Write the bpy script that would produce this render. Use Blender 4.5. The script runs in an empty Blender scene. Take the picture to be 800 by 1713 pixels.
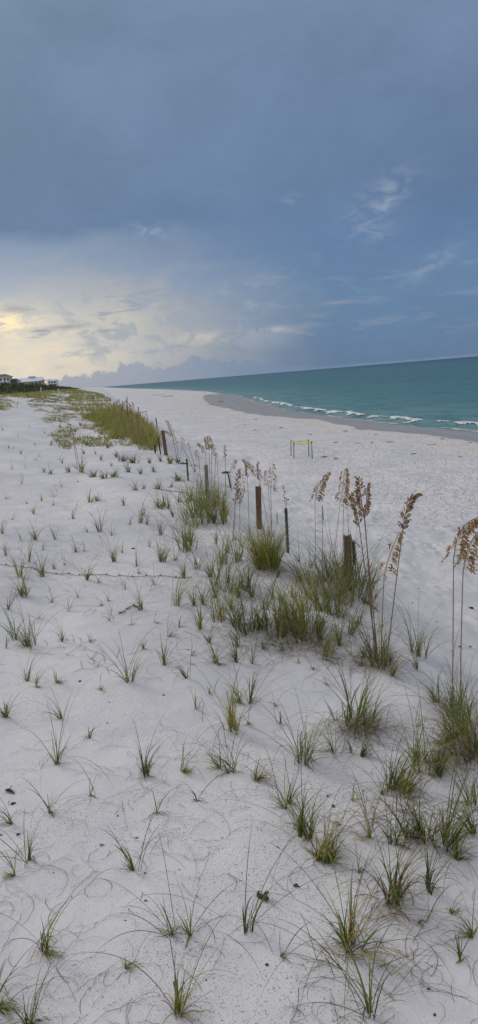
import bpy, bmesh, math, random
import numpy as np
from mathutils import Vector

C = bpy.context.scene.collection
S = bpy.context.scene
rad = math.radians
rng = np.random.default_rng(11)
random.seed(5)

# ------------------------------------------------------------------ camera
FPX, PITCH, ROLL, CAMZ = 1287.0, rad(10.03), rad(4.68), 4.7
cam_d = bpy.data.cameras.new('camera'); cam = bpy.data.objects.new('camera', cam_d); C.objects.link(cam)
cam_d.sensor_fit = 'VERTICAL'; cam_d.sensor_height = 36; cam_d.lens = 36*FPX/1713
cam_d.clip_start = .05; cam_d.clip_end = 60000
FW = np.array([0, math.cos(PITCH), -math.sin(PITCH)])
U0 = np.array([0, math.sin(PITCH), math.cos(PITCH)]); R0 = np.array([1., 0, 0])
RT = math.cos(ROLL)*R0 - math.sin(ROLL)*U0; UP = math.cos(ROLL)*U0 + math.sin(ROLL)*R0
from mathutils import Matrix
m3 = Matrix(((RT[0], UP[0], -FW[0]), (RT[1], UP[1], -FW[1]), (RT[2], UP[2], -FW[2])))
cam.matrix_world = Matrix.Translation((0, 0, CAMZ)) @ m3.to_4x4()
S.camera = cam

# ------------------------------------------------------------------ node helpers
class NT:
    def __init__(s, tree): s.t = tree; s.n = tree.nodes; s.l = tree.links
    def put(s, sock, v):
        if v is None: return
        if isinstance(v, bpy.types.NodeSocket): s.l.new(v, sock)
        elif isinstance(v, (tuple, list)) and len(v) == 3 and sock.type == 'RGBA': sock.default_value = (*v, 1)
        else: sock.default_value = v
    def m(s, op, a, b=None, c=None, clamp=False):
        k = s.n.new('ShaderNodeMath'); k.operation = op; k.use_clamp = clamp
        for i, v in enumerate((a, b, c)): s.put(k.inputs[i], v)
        return k.outputs[0]
    def mr(s, v, a, b, c=0., d=1., smooth=True):
        k = s.n.new('ShaderNodeMapRange'); k.interpolation_type = 'SMOOTHSTEP' if smooth else 'LINEAR'
        for i, q in enumerate((v, a, b, c, d)): s.put(k.inputs[i], q)
        return k.outputs[0]
    def mix(s, f, a, b, mode='MIX'):
        k = s.n.new('ShaderNodeMix'); k.data_type = 'RGBA'; k.blend_type = mode
        s.put(k.inputs[0], f); s.put(k.inputs[6], a); s.put(k.inputs[7], b); return k.outputs[2]
    def noise(s, vec, scale, detail=4, rough=.55, dist=0.):
        k = s.n.new('ShaderNodeTexNoise'); s.put(k.inputs['Vector'], vec); k.inputs['Scale'].default_value = scale
        k.inputs['Detail'].default_value = detail; k.inputs['Roughness'].default_value = rough
        k.inputs['Distortion'].default_value = dist; return k.outputs['Fac']
    def ramp(s, v, stops):
        k = s.n.new('ShaderNodeValToRGB'); r = k.color_ramp
        while len(r.elements) < len(stops): r.elements.new(.5)
        for e, (p, c) in zip(r.elements, stops):
            e.position = p; e.color = (*c, 1)
        s.put(k.inputs[0], v); return k.outputs[0]
    def comb(s, x, y, z):
        k = s.n.new('ShaderNodeCombineXYZ')
        for i, v in enumerate((x, y, z)): s.put(k.inputs[i], v)
        return k.outputs[0]
    def sep(s, v):
        k = s.n.new('ShaderNodeSeparateXYZ'); s.put(k.inputs[0], v); return k.outputs
    def mapping(s, v, sc=(1, 1, 1), rot=(0, 0, 0), loc=(0, 0, 0)):
        k = s.n.new('ShaderNodeMapping'); s.put(k.inputs[0], v); k.inputs['Scale'].default_value = sc
        k.inputs['Rotation'].default_value = rot; k.inputs['Location'].default_value = loc; return k.outputs[0]

def lin(r, g, b):
    f = lambda x: (x/255/12.92 if x/255 < .04045 else ((x/255+.055)/1.055)**2.4)
    return (f(r), f(g), f(b))

# ------------------------------------------------------------------ sky, sun, exposure
W = bpy.data.worlds.new('World'); S.world = W; W.use_nodes = True
w = NT(W.node_tree); w.n.clear()
SUN_EL, SUN_AZ = 27.0, -48.0          # soft light through the cloud, degrees; azimuth from +Y towards +X
def build_world():
    tc = w.n.new('ShaderNodeTexCoord').outputs['Generated']
    x, y, z = w.sep(tc)
    el = w.m('MULTIPLY', w.m('ARCSINE', z), 57.2958)
    az = w.m('MULTIPLY', w.m('ARCTAN2', x, y), 57.2958)
    P = w.comb(az, w.m('MULTIPLY', el, 1.9), 0.)
    P2 = w.comb(az, w.m('MULTIPLY', el, 5.0), 3.)
    n1 = w.noise(P, .055, 5, .5, .4)
    n2 = w.noise(P, .16, 6, .6, .6)
    n3 = w.noise(P2, .22, 7, .62, .5)
    warp = w.m('ADD', w.m('MULTIPLY', w.m('SUBTRACT', n1, .5), 5.0), w.m('MULTIPLY', w.m('SUBTRACT', n2, .5), 2.6))
    e2 = w.m('ADD', el, warp)
    t = w.m('DIVIDE', e2, 30.0)
    tr = w.m('DIVIDE', w.m('ADD', el, w.m('MULTIPLY', warp, .6)), 30.0)
    right = w.ramp(tr, [(0, lin(92, 119, 151)), (.07, lin(95, 124, 158)), (.2, lin(94, 123, 157)), (.29, lin(90, 118, 154)),
                       (.42, lin(97, 121, 153)), (.58, lin(104, 126, 156)), (.8, lin(112, 132, 160)), (1, lin(120, 140, 166))])
    left = w.ramp(t, [(0, lin(186, 184, 182)), (.05, lin(204, 196, 183)), (.14, lin(203, 197, 184)), (.205, lin(178, 180, 182)),
                      (.27, lin(148, 160, 176)), (.325, lin(130, 147, 170)), (.37, lin(97, 119, 148)),
                      (.48, lin(103, 124, 152)), (.8, lin(110, 131, 157)), (1, lin(120, 140, 166))])
    f = w.mr(w.m('ADD', az, w.m('MULTIPLY', w.m('SUBTRACT', n2, .5), 12.)), -16., 9., 1., 0.)
    base = w.mix(f, right, left)
    # broad light and dark in the deck
    k = w.m('ADD', 1., w.m('ADD', w.m('MULTIPLY', w.m('SUBTRACT', n1, .5), .55), w.m('MULTIPLY', w.m('SUBTRACT', n2, .5), .22)))
    base = w.mix(1., base, w.comb(k, k, k), 'MULTIPLY')
    # grey streaks over the bright gap on the left
    st = w.m('MULTIPLY', w.mr(n3, .54, .66), w.m('MULTIPLY', w.mr(el, 1., 2.6), w.mr(el, 6.2, 9.5, 1., 0.)))
    st = w.m('MULTIPLY', st, w.mr(az, -4., 9., .75, .25))
    base = w.mix(st, base, lin(138, 150, 168))
    # warm bright patches
    n4 = w.noise(w.comb(az, w.m('MULTIPLY', el, 2.2), 9.), .55, 6, .62, .8)
    def gauss(a0, e0, sa, se):
        da = w.m('DIVIDE', w.m('SUBTRACT', az, a0), sa); de = w.m('DIVIDE', w.m('SUBTRACT', el, e0), se)
        return w.m('EXPONENT', w.m('MULTIPLY', w.m('ADD', w.m('MULTIPLY', da, da), w.m('MULTIPLY', de, de)), -1.))
    def rgauss(a0, e0, s1, s2, ang):
        ca, sa = math.cos(rad(ang)), math.sin(rad(ang))
        dx = w.m('SUBTRACT', az, a0); dy = w.m('SUBTRACT', el, e0)
        p = w.m('DIVIDE', w.m('ADD', w.m('MULTIPLY', dx, ca), w.m('MULTIPLY', dy, sa)), s1)
        q = w.m('DIVIDE', w.m('SUBTRACT', w.m('MULTIPLY', dy, ca), w.m('MULTIPLY', dx, sa)), s2)
        return w.m('EXPONENT', w.m('MULTIPLY', w.m('ADD', w.m('MULTIPLY', p, p), w.m('MULTIPLY', q, q)), -1.))
    for (a0, e0, sa, se, amt, col) in ((-15.0, 5.0, 2.0, .85, 1.15, lin(255, 234, 184)), (-13.5, 2.6, 4.6, 2.0, .55, lin(226, 212, 184)),
                                       (-1.8, 2.9, 1.8, .5, .55, lin(205, 198, 182)), (3.6, 3.0, 1.6, .3, .6, lin(190, 186, 182))):
        g = w.m('MULTIPLY', gauss(a0, e0, sa, se), w.mr(n4, .38, .58, .12, 1.))
        base = w.mix(w.m('MULTIPLY', g, amt, clamp=True), base, col)
    bil = w.noise(w.comb(az, w.m('MULTIPLY', el, 1.5), 33.), .42, 6, .55, .5)
    bm_ = w.m('MULTIPLY', w.mr(bil, .50, .60), w.m('MULTIPLY', w.mr(el, 1.2, 2.6), w.mr(el, 5.2, 7.5, 1., 0.)))
    bm_ = w.m('MULTIPLY', bm_, w.m('MULTIPLY', w.mr(az, -13.5, -9.5), w.mr(az, 2., 7., 1., 0.)))
    base = w.mix(w.m('MULTIPLY', bm_, .62), base, lin(143, 154, 171))
    # dark thin lenticular shreds
    for (a0, e0, sa, se) in ((-11.2, 4.35, 1.6, .16), (-13.2, 4.2, .7, .1), (-8.4, 3.9, .9, .12), (8.2, 4.55, 1.0, .12), (-14.6, 5.75, 1.2, .3)):
        base = w.mix(w.m('MULTIPLY', gauss(a0, e0, sa, se), .7), base, lin(136, 143, 158))
    # low cumulus bank on the horizon
    prof = w.noise(w.comb(az, w.m('MULTIPLY', el, .9), 21.), .62, 5, .6, .3)
    arch = w.m('MULTIPLY', w.mr(az, -13.4, -10.5, .25, 1.), w.mr(az, -2., 7., 1., .12))
    top = w.m('MULTIPLY', arch, w.m('MULTIPLY_ADD', prof, 3.4, -.45))
    bank = w.mr(w.m('SUBTRACT', top, el), -.12, .18)
    base = w.mix(w.m('MULTIPLY', bank, .85), base, w.mix(w.mr(az, -8., 4.), lin(140, 150, 167), lin(110, 131, 160)))
    # wisps
    nw = w.noise(w.mapping(P, (1, 1, 1), (0, 0, rad(-50))), .8, 5, .52, .6)
    nw2 = w.noise(w.mapping(w.comb(az, el, 0.), (.8, 1.5, 1), (0, 0, rad(-38))), .95, 5, .52, .7)
    for (a0, e0, s1, s2, ang, amt, nn) in ((11.7, 11.0, 2.3, 1.1, 38, .55, nw2), (10.9, 9.3, 1.2, 1.5, 70, .35, nw2), (14.8, 6.4, 2.0, .5, 30, .5, nw2), (-4.6, 10.5, 1.4, .55, -5, .5, nw),
                                 (5.6, 11.7, .8, .35, 0, .35, nw), (4.6, 6.9, .9, .3, 0, .25, nw)):
        g = w.m('MULTIPLY', rgauss(a0, e0, s1, s2, ang), w.mr(nn, .36, .74))
        base = w.mix(w.m('MULTIPLY', g, amt, clamp=True), base, lin(158, 168, 184))
    # fine mottling
    n5 = w.noise(P, .9, 5, .6); kk = w.m('MULTIPLY_ADD', n5, .07, .965)
    base = w.mix(1., base, w.comb(kk, kk, kk), 'MULTIPLY')
    # unseen sky overhead and behind the viewer, brightness added to light the sand
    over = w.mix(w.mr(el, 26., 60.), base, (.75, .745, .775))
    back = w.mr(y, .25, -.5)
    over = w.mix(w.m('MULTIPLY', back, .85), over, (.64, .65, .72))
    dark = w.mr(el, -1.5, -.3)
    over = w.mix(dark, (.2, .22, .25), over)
    sky = w.n.new('ShaderNodeTexSky'); sky.sky_type = 'NISHITA'; sky.sun_disc = False
    sky.sun_elevation = rad(SUN_EL); sky.sun_rotation = rad(SUN_AZ)
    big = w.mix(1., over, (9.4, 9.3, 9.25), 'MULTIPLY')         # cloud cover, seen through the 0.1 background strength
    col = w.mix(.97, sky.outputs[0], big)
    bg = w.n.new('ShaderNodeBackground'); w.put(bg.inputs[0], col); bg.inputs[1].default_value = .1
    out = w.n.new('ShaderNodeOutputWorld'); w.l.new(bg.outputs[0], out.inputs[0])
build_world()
sun_d = bpy.data.lights.new('sun', 'SUN'); sun = bpy.data.objects.new('sun', sun_d); C.objects.link(sun)
sun_d.energy = 1.2; sun_d.angle = rad(16); sun_d.color = (1, .95, .87)
sd = Vector((math.sin(rad(SUN_AZ))*math.cos(rad(SUN_EL)), math.cos(rad(SUN_AZ))*math.cos(rad(SUN_EL)), math.sin(rad(SUN_EL))))
sun.rotation_euler = sd.to_track_quat('Z', 'Y').to_euler()
S.view_settings.view_transform = 'Standard'; S.view_settings.look = 'None'
S.cycles.max_bounces = 4; S.cycles.diffuse_bounces = 3; S.cycles.glossy_bounces = 2
S.view_settings.exposure = .24; S.view_settings.gamma = 1; S.view_settings.use_curve_mapping = False

# ------------------------------------------------------------------ coordinates: u along the shore, v towards the sea
SHA = rad(-9.446); SS, CC = math.sin(SHA), math.cos(SHA)
def uv2xy(u, v): return u*SS+v*CC, u*CC-v*SS
def xy2uv(x, y): return x*SS+y*CC, x*CC-y*SS
_r = np.random.RandomState(3); LAT = _r.rand(256, 256)
def vnoise(x, y):
    x = np.asarray(x, float); y = np.asarray(y, float)
    xi = np.floor(x).astype(int); yi = np.floor(y).astype(int); fx = x-xi; fy = y-yi
    fx = fx*fx*fx*(fx*(fx*6-15)+10); fy = fy*fy*fy*(fy*(fy*6-15)+10)
    g = lambda a, b: LAT[a & 255, b & 255]
    return (g(xi, yi)*(1-fx)+g(xi+1, yi)*fx)*(1-fy)+(g(xi, yi+1)*(1-fx)+g(xi+1, yi+1)*fx)*fy
def fbm(x, y, o=4):
    s = 0; a = .5; t = 0
    for i in range(o):
        s = s+a*(vnoise(x*2**i+17*i, y*2**i+31*i)-.5); t += a; a *= .5
    return s/t*2
SHU = [-400, 0, 45, 54.6, 61, 70.5, 80.8, 98, 120, 162, 224, 332, 574, 1058, 3000, 12000]
SHV = [30, 29, 28.4, 28.0, 27.1, 26.9, 27.5, 26.8, 28.1, 32.7, 40, 46, 49.7, 44, 40, 40]
def shore(u): return np.interp(u, SHU, SHV)
WTU = [-400, 0, 42, 53, 62, 81, 93, 109, 150, 175, 236, 260, 330, 12000]
WTV = [22, 22, 21.8, 22.4, 21.0, 22.3, 19.4, 19.4, 20.6, 23, 31, 40, 45, 40]
FEET = []
def _feet():
    r = np.random.RandomState(8)
    def walk(u0, v0, u1, v1, sp=.62, jit=.12):
        n = int(math.hypot(u1-u0, v1-v0)/sp)
        dx, dy = (u1-u0)/n, (v1-v0)/n; l = math.hypot(dx, dy)
        for i in range(n):
            s = .13*(1 if i % 2 else -1)
            FEET.append((u0+dx*i-dy/l*s+r.normal(0, jit), v0+dy*i+dx/l*s+r.normal(0, jit*.5), math.atan2(dy, dx)+r.normal(0, .2)))
    walk(6, 9.5, 28, 4.9); walk(6.5, 6.2, 24, 5.2); walk(7, 8.0, 40, 6.8); walk(9, 4.6, 12.5, 8.5); walk(12, 10, 50, 9.4); walk(5, 5.0, 12, 10)
    walk(20, 12, 60, 13); walk(18, 7, 36, 12); walk(8, 11, 30, 7.6); walk(14, 5.6, 32, 6.1)
    for i in range(110): FEET.append((r.uniform(8, 34), r.uniform(5.2, 14), r.uniform(0, 6.3)))
_feet(); FEET = np.array(FEET)
MOUNDS = []
def height_uv(u, v, feet=False):
    u = np.asarray(u, float); v = np.asarray(v, float)
    zd = np.interp(v, [-3000, -200, -60, -34, -27, -22.5, -19, -12.6, -7.5, -3, -1, .8, 2.4, 3.3, 4.2, 5.2, 6.5, 9, 16, 60],
                      [7, 7, 7, 6.9, 6.8, 6.3, 5.0, 3.95, 3.0, 2.15, 1.92, 1.86, 1.72, 1.35, .92, .55, .28, .06, -.4, -14])
    hill = np.interp(u, [-500, 60, 110, 450, 620, 900, 12000], [.55, .6, 1, 1, .82, .66, .62])
    zd = np.where(zd > 3.6, 3.6+(zd-3.6)*hill, zd)
    w_ = v-shore(u)
    zb = np.interp(w_, [-60, -22, -14, -6, 0, 6, 25, 80, 400, 2e4], [.1, -.08, -.22, -.52, -.97, -1.5, -2.6, -5, -14, -40])
    k = .25; h_ = np.clip(.5+.5*(zd-zb)/k, 0, 1); z = zb*(1-h_)+zd*h_+k*h_*(1-h_)
    onb = np.clip((-w_-1)/6, 0, 1)
    far = np.clip(u/60, .35, 1)
    z = z+onb*(.10*fbm(u/5+3, v/3.2)+.035*fbm(u/1.3, v/1.1+9, 3))
    z = z+onb*.014*fbm(u/.35, v/.3, 3)
    z = z+np.where(v < 5, 1, 0)*onb*np.clip((5-v)/3, 0, 1)*(.22*far*fbm(u/14+5, v/4, 3))
    # ridges of trampled, wind-shaped sand on the seaward slope
    sl = np.exp(-((v-7)/3.2)**2)*np.clip(u/8, 0, 1)
    z = z+sl*.09*fbm((u+v*.8)/1.6, (v-u*.35)/.55+4, 3)
    for (mu, mv, mr_, mh) in MOUNDS:
        z = z+mh*np.exp(-((u-mu)**2+(v-mv)**2)/mr_**2)
    if feet:
        for (fu, fv, fa) in FEET:
            i0, i1 = np.searchsorted(u[:, 0], [fu-.5, fu+.5]); j0, j1 = np.searchsorted(v[0], [fv-.5, fv+.5])
            du = u[i0:i1, j0:j1]-fu; dv = v[i0:i1, j0:j1]-fv
            a = du*math.cos(fa)+dv*math.sin(fa); b = dv*math.cos(fa)-du*math.sin(fa)
            q = (a/.16)**2+(b/.085)**2
            z[i0:i1, j0:j1] += -.07*np.exp(-q)+.026*np.exp(-(np.sqrt(q)-1.5)**2*3)
    return z
def ground(x, y):
    u, v = xy2uv(np.asarray(x, float), np.asarray(y, float)); return height_uv(u, v)
CAM = np.array([0, 0, CAMZ])
def ray(px, py): return FW+(px-400)/FPX*RT-(py-856.5)/FPX*UP
_T = np.exp(np.linspace(math.log(1.5), math.log(1500), 420))
def at(px, py):
    """ground point that the photograph shows at this pixel"""
    D = ray(px, py); p = CAM+np.outer(_T, D); dz = p[:, 2]-ground(p[:, 0], p[:, 1])
    i = int(np.argmax(dz < 0))
    if i == 0: return None
    p = p[i-1]+np.linspace(0, 1, 9)[:, None]*(p[i]-p[i-1]); dz = p[:, 2]-ground(p[:, 0], p[:, 1]); i = max(1, int(np.argmax(dz < 0)))
    a = dz[i-1]/(dz[i-1]-dz[i]); q = p[i-1]*(1-a)+p[i]*a
    return np.array([q[0], q[1], float(ground(q[0], q[1]))])
def depth_of(p): return float(np.dot(np.asarray(p)-CAM, FW))
def at_depth(px, py, d): return CAM+ray(px, py)*d
def project(p):
    q = np.asarray(p)-CAM; d = q@FW; return 400+FPX*(q@RT)/d, 856.5-FPX*(q@UP)/d

# ------------------------------------------------------------------ object helpers
def link_mesh(name, verts, faces, mat, parent=None, loc=None, smooth=False, cols=None):
    me = bpy.data.meshes.new(name)
    verts = np.asarray(verts, float)
    if loc is not None: verts = verts-np.asarray(loc)
    if isinstance(faces, np.ndarray):
        me.vertices.add(len(verts)); me.vertices.foreach_set('co', verts.ravel())
        n, k = faces.shape
        me.loops.add(n*k); me.loops.foreach_set('vertex_index', faces.ravel().astype(np.int32))
        me.polygons.add(n); me.polygons.foreach_set('loop_start', np.arange(0, n*k, k, dtype=np.int32))
        me.update(calc_edges=True)
    else:
        me.from_pydata(verts.tolist(), [], faces)
    if smooth: me.polygons.foreach_set('use_smooth', np.ones(len(me.polygons), bool))
    if cols is not None:
        a = me.color_attributes.new('Col', 'FLOAT_COLOR', 'POINT')
        c = np.ones((len(verts), 4)); c[:, :3] = cols; a.data.foreach_set('color', c.ravel())
    me.materials.append(mat); me.validate(); me.update()
    o = bpy.data.objects.new(name, me); C.objects.link(o)
    if parent is not None: o.parent = parent
    elif loc is not None: o.location = loc
    return o
def tag(o, label=None, cat=None, group=None, kind=None):
    if label: o['label'] = label
    if cat: o['category'] = cat
    if group: o['group'] = group
    if kind: o['kind'] = kind
    return o
def empty(name, loc):
    o = bpy.data.objects.new(name, None); C.objects.link(o); o.location = loc; o.empty_display_size = .1; return o
class MB:
    def __init__(s): s.v = []; s.f = []; s.c = []
    def add(s, v, f, col=None):
        b = len(s.v); s.v += [tuple(map(float, p)) for p in v]; s.f += [tuple(i+b for i in q) for q in f]
        s.c += [col or (1, 1, 1)]*len(v)
    def tube(s, pts, r, n=6, cap=True, col=None):
        pts = [Vector(p) for p in pts]; R = r if isinstance(r, (list, tuple)) else [r]*len(pts)
        v = []; f = []; ref = Vector((.3, .2, 1)).normalized()
        for i, p in enumerate(pts):
            t = (pts[min(i+1, len(pts)-1)]-pts[max(i-1, 0)]).normalized()
            a = t.cross(ref if abs(t.dot(ref)) < .97 else Vector((1, 0, 0))).normalized(); b = t.cross(a)
            for k in range(n):
                q = 2*math.pi*k/n; v.append(p+(a*math.cos(q)+b*math.sin(q))*R[i])
        for i in range(len(pts)-1):
            for k in range(n): f.append((i*n+k, i*n+(k+1) % n, (i+1)*n+(k+1) % n, (i+1)*n+k))
        if cap: f.append(tuple(range(n))[::-1]); f.append(tuple((len(pts)-1)*n+k for k in range(n)))
        s.add(v, f, col)
    def box(s, c, d, rz=0, col=None, tilt=(0, 0), jit=0.):
        cz, sz = math.cos(rz), math.sin(rz); v = []
        for z in (-1, 1):
            for x, y in ((-1, -1), (1, -1), (1, 1), (-1, 1)):
                X, Y, Z = x*d[0]/2, y*d[1]/2, z*d[2]/2
                X += tilt[0]*Z+random.uniform(-jit, jit); Y += tilt[1]*Z+random.uniform(-jit, jit)
                v.append((c[0]+X*cz-Y*sz, c[1]+X*sz+Y*cz, c[2]+Z+random.uniform(-jit, jit)))
        s.add(v, [(3, 2, 1, 0), (4, 5, 6, 7), (0, 1, 5, 4), (1, 2, 6, 5), (2, 3, 7, 6), (3, 0, 4, 7)], col)
    def build(s, name, mat, parent=None, loc=None, smooth=False, bevel=0, cols=False):
        o = link_mesh(name, s.v, s.f, mat, parent, loc, smooth, np.array(s.c) if cols else None)
        if bevel:
            bm = bmesh.new(); bm.from_mesh(o.data)
            bmesh.ops.bevel(bm, geom=bm.edges[:], offset=bevel, segments=2, affect='EDGES'); bm.to_mesh(o.data); bm.free()
        return o

# ------------------------------------------------------------------ materials
def new_mat(name):
    m = bpy.data.materials.new(name); m.use_nodes = True; t = NT(m.node_tree); b = t.n['Principled BSDF']
    return m, t, b
def pos(t): return t.n.new('ShaderNodeNewGeometry').outputs['Position']
def mat_sand():
    m, t, b = new_mat('white_sand'); p = pos(t)
    wet = t.n.new('ShaderNodeAttribute'); wet.attribute_name = 'wet'; wt = wet.outputs['Fac']
    rot = t.mapping(p, (1, 1, 1), (0, 0, rad(-9.446)))
    n_big = t.noise(p, .35, 5, .55); n_mid = t.noise(p, 2.2, 5, .6); n_fine = t.noise(p, 75, 3, .75); n_gr = t.noise(p, 150, 2, .6)
    col = t.mix(t.mr(n_big, .35, .65), (.50, .50, .515), (.60, .592, .592))
    col = t.mix(t.m('MULTIPLY', t.mr(n_mid, .5, .75), .35), col, (.45, .44, .44))
    # dark mineral grains and shell hash gathered in patches
    patch = t.mr(t.noise(p, .8, 4, .6), .44, .60)
    sp = t.m('MULTIPLY', t.mr(n_fine, .57, .65), t.m('MULTIPLY_ADD', patch, .95, .16))
    col = t.mix(t.m('MULTIPLY', sp, .85), col, (.16, .145, .14))
    sp2 = t.m('MULTIPLY', t.mr(n_gr, .58, .7), t.m('MULTIPLY_ADD', patch, .62, .25))
    col = t.mix(sp2, col, (.22, .21, .21))
    # vegetable crumbs
    vr = t.n.new('ShaderNodeTexVoronoi'); vr.inputs['Scale'].default_value = 9; t.put(vr.inputs['Vector'], p)
    cr = t.mr(vr.outputs['Distance'], .03, .05, 1., 0.)
    col = t.mix(t.m('MULTIPLY', cr, t.mr(t.noise(p, 1.7, 2), .5, .6)), col, (.10, .08, .06))
    # beach: long streaks of grey shell grit along the tide lines
    u_, v_, _ = t.sep(t.mapping(rot, (1, 1, 1)))
    stv = t.noise(t.mapping(rot, (1.0, .16, 1)), .9, 6, .7, .6)
    x_ = t.sep(rot)[0]
    onb = t.mr(x_, 5., 13.)
    col = t.mix(t.m('MULTIPLY', t.m('MULTIPLY', t.mr(stv, .52, .68), onb), .42), col, (.36, .34, .33))
    grit = t.noise(t.mapping(rot, (1, .4, 1)), 2.6, 6, .75, .4)
    col = t.mix(t.m('MULTIPLY', t.m('MULTIPLY', t.mr(grit, .55, .68), onb), .22), col, (.30, .285, .275))
    band = t.n.new('ShaderNodeAttribute'); band.attribute_name = 'warm'; bw = band.outputs['Fac']
    col = t.mix(t.m('MULTIPLY', onb, .35), col, (.66, .655, .65))
    col = t.mix(t.m('MULTIPLY', bw, t.mr(stv, .25, .6, .5, 1.)), col, (.60, .52, .45))
    wm = t.mr(t.m('ADD', wt, t.m('MULTIPLY', t.m('SUBTRACT', t.noise(t.mapping(rot, (1, .3, 1)), .28, 5, .6), .5), 1.1)), .36, .5)
    col = t.mix(wm, col, t.mix(t.mr(stv, .3, .7), (.235, .22, .215), (.31, .285, .265)))
    t.put(b.inputs['Base Color'], col)
    t.put(b.inputs['Roughness'], t.mr(wm, 0, 1, .95, .42, False)); t.put(b.inputs['Specular IOR Level'], t.mr(wm, 0, 1, .12, .35, False))
    # relief
    h = t.m('ADD', t.m('MULTIPLY', n_mid, .035), t.m('ADD', t.m('MULTIPLY', n_fine, .004), t.m('MULTIPLY', t.noise(p, 14, 4, .6), .008)))
    pits = t.noise(t.mapping(rot, (1.6, 1.0, 1)), 3.2, 3, .5, .5)
    h = t.m('ADD', h, t.m('MULTIPLY', t.m('MULTIPLY', t.mr(pits, .40, .58), .09), onb)); h = t.m('ADD', h, t.m('MULTIPLY', t.m('MULTIPLY', t.noise(t.mapping(rot, (1, .35, 1)), 1.1, 5, .65), .22), onb))
    bp = t.n.new('ShaderNodeBump'); bp.inputs['Distance'].default_value = 1.; t.put(bp.inputs['Strength'], t.mr(wm, 0, 1, .8, .08, False)); t.put(bp.inputs['Height'], h)
    t.put(b.inputs['Normal'], bp.outputs[0])
    return m
def mat_sea():
    m, t, b = new_mat('sea_water'); p = pos(t)
    at_ = t.n.new('ShaderNodeAttribute'); at_.attribute_name = 'offshore'; of = at_.outputs['Fac']   # log10 of metres offshore
    rot = t.mapping(p, (1, 1, 1), (0, 0, rad(-9.446)))
    n = t.noise(t.mapping(rot, (1, .12, 1)), .06, 4, .6)
    n2 = t.noise(t.mapping(rot, (1, .25, 1)), .5, 4, .6)
    n3 = t.noise(t.mapping(rot, (.3, .06, 1)), .012, 4, .6)
    q = t.m('ADD', of, t.m('MULTIPLY', t.m('SUBTRACT', n, .5), .35))
    col = t.ramp(t.m('DIVIDE', q, 4.4), [(0, (.20, .30, .27)), (.18, (.115, .24, .225)), (.32, (.05, .165, .165)), (.42, (.030, .125, .135)), (.55, (.028, .115, .135)), (.63, (.020, .078, .105)), (.71, (.011, .040, .068)), (.80, (.006, .024, .048))])
    col = t.mix(t.m('MULTIPLY', t.mr(n2, .46, .66), .55), col, (.015, .075, .085))
    col = t.mix(t.m('MULTIPLY', t.mr(n3, .5, .62), .35), col, (.02, .075, .095))
    n4 = t.noise(t.mapping(rot, (.10, 1, 1), (0, 0, rad(-8))), .22, 5, .62)
    n5 = t.noise(t.mapping(rot, (.06, .5, 1), (0, 0, rad(6))), .035, 4, .6)
    col = t.mix(t.m('MULTIPLY', t.mr(n4, .5, .64), .38), col, (.012, .06, .072))
    col = t.mix(t.m('MULTIPLY', t.mr(n5, .5, .62), .34), col, (.05, .155, .155))
    t.put(b.inputs['Base Color'], col); b.inputs['Roughness'].default_value = .32
    b.inputs['IOR'].default_value = 1.33; b.inputs['Specular IOR Level'].default_value = .28
    h = t.m('ADD', t.m('MULTIPLY', t.noise(t.mapping(rot, (1, .35, 1)), .55, 5, .6), .5), t.m('MULTIPLY', t.noise(t.mapping(rot, (1, .6, 1)), 2.5, 4, .65), .12))
    bp = t.n.new('ShaderNodeBump'); bp.inputs['Strength'].default_value = 1.; bp.inputs['Distance'].default_value = 1.3; t.put(bp.inputs['Height'], h)
    t.put(b.inputs['Normal'], bp.outputs[0]); return m
def mat_foam():
    m, t, b = new_mat('surf_foam'); p = pos(t); n = t.noise(p, 4, 5, .7)
    t.put(b.inputs['Base Color'], t.mix(t.mr(n, .4, .65), (.40, .45, .45), (.76, .77, .76)))
    b.inputs['Roughness'].default_value = .8
    bp = t.n.new('ShaderNodeBump'); bp.inputs['Strength'].default_value = .8; bp.inputs['Distance'].default_value = .15; t.put(bp.inputs['Height'], n); t.put(b.inputs['Normal'], bp.outputs[0]); return m
def mat_blade():
    m, t, b = new_mat('grass_blade'); a = t.n.new('ShaderNodeAttribute'); a.attribute_name = 'Col'
    n = t.noise(pos(t), 30, 3, .6)
    c = t.mix(t.m('MULTIPLY', t.mr(n, .45, .7), .3), a.outputs['Color'], (.10, .07, .035))
    t.put(b.inputs['Base Color'], c); b.inputs['Roughness'].default_value = .55; b.inputs['Specular IOR Level'].default_value = .3
    tr = t.n.new('ShaderNodeBsdfTranslucent'); t.put(tr.inputs[0], c)
    mx = t.n.new('ShaderNodeMixShader'); mx.inputs[0].default_value = .22; t.l.new(b.outputs[0], mx.inputs[1]); t.l.new(tr.outputs[0], mx.inputs[2])
    t.l.new(mx.outputs[0], t.n['Material Output'].inputs[0]); return m
def mat_wood(name, c1, c2, c3):
    m, t, b = new_mat(name); tc = t.n.new('ShaderNodeTexCoord').outputs['Object']
    g = t.noise(t.mapping(tc, (40, 40, 2.2)), 1.2, 6, .65, .6); k = t.noise(tc, 5, 4, .6)
    c = t.mix(t.mr(g, .35, .65), c1, c2); c = t.mix(t.m('MULTIPLY', t.mr(k, .5, .68), .7), c, c3)
    t.put(b.inputs['Base Color'], c); b.inputs['Roughness'].default_value = .9
    bp = t.n.new('ShaderNodeBump'); bp.inputs['Strength'].default_value = .7; bp.inputs['Distance'].default_value = .01; t.put(bp.inputs['Height'], g); t.put(b.inputs['Normal'], bp.outputs[0]); return m
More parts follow.
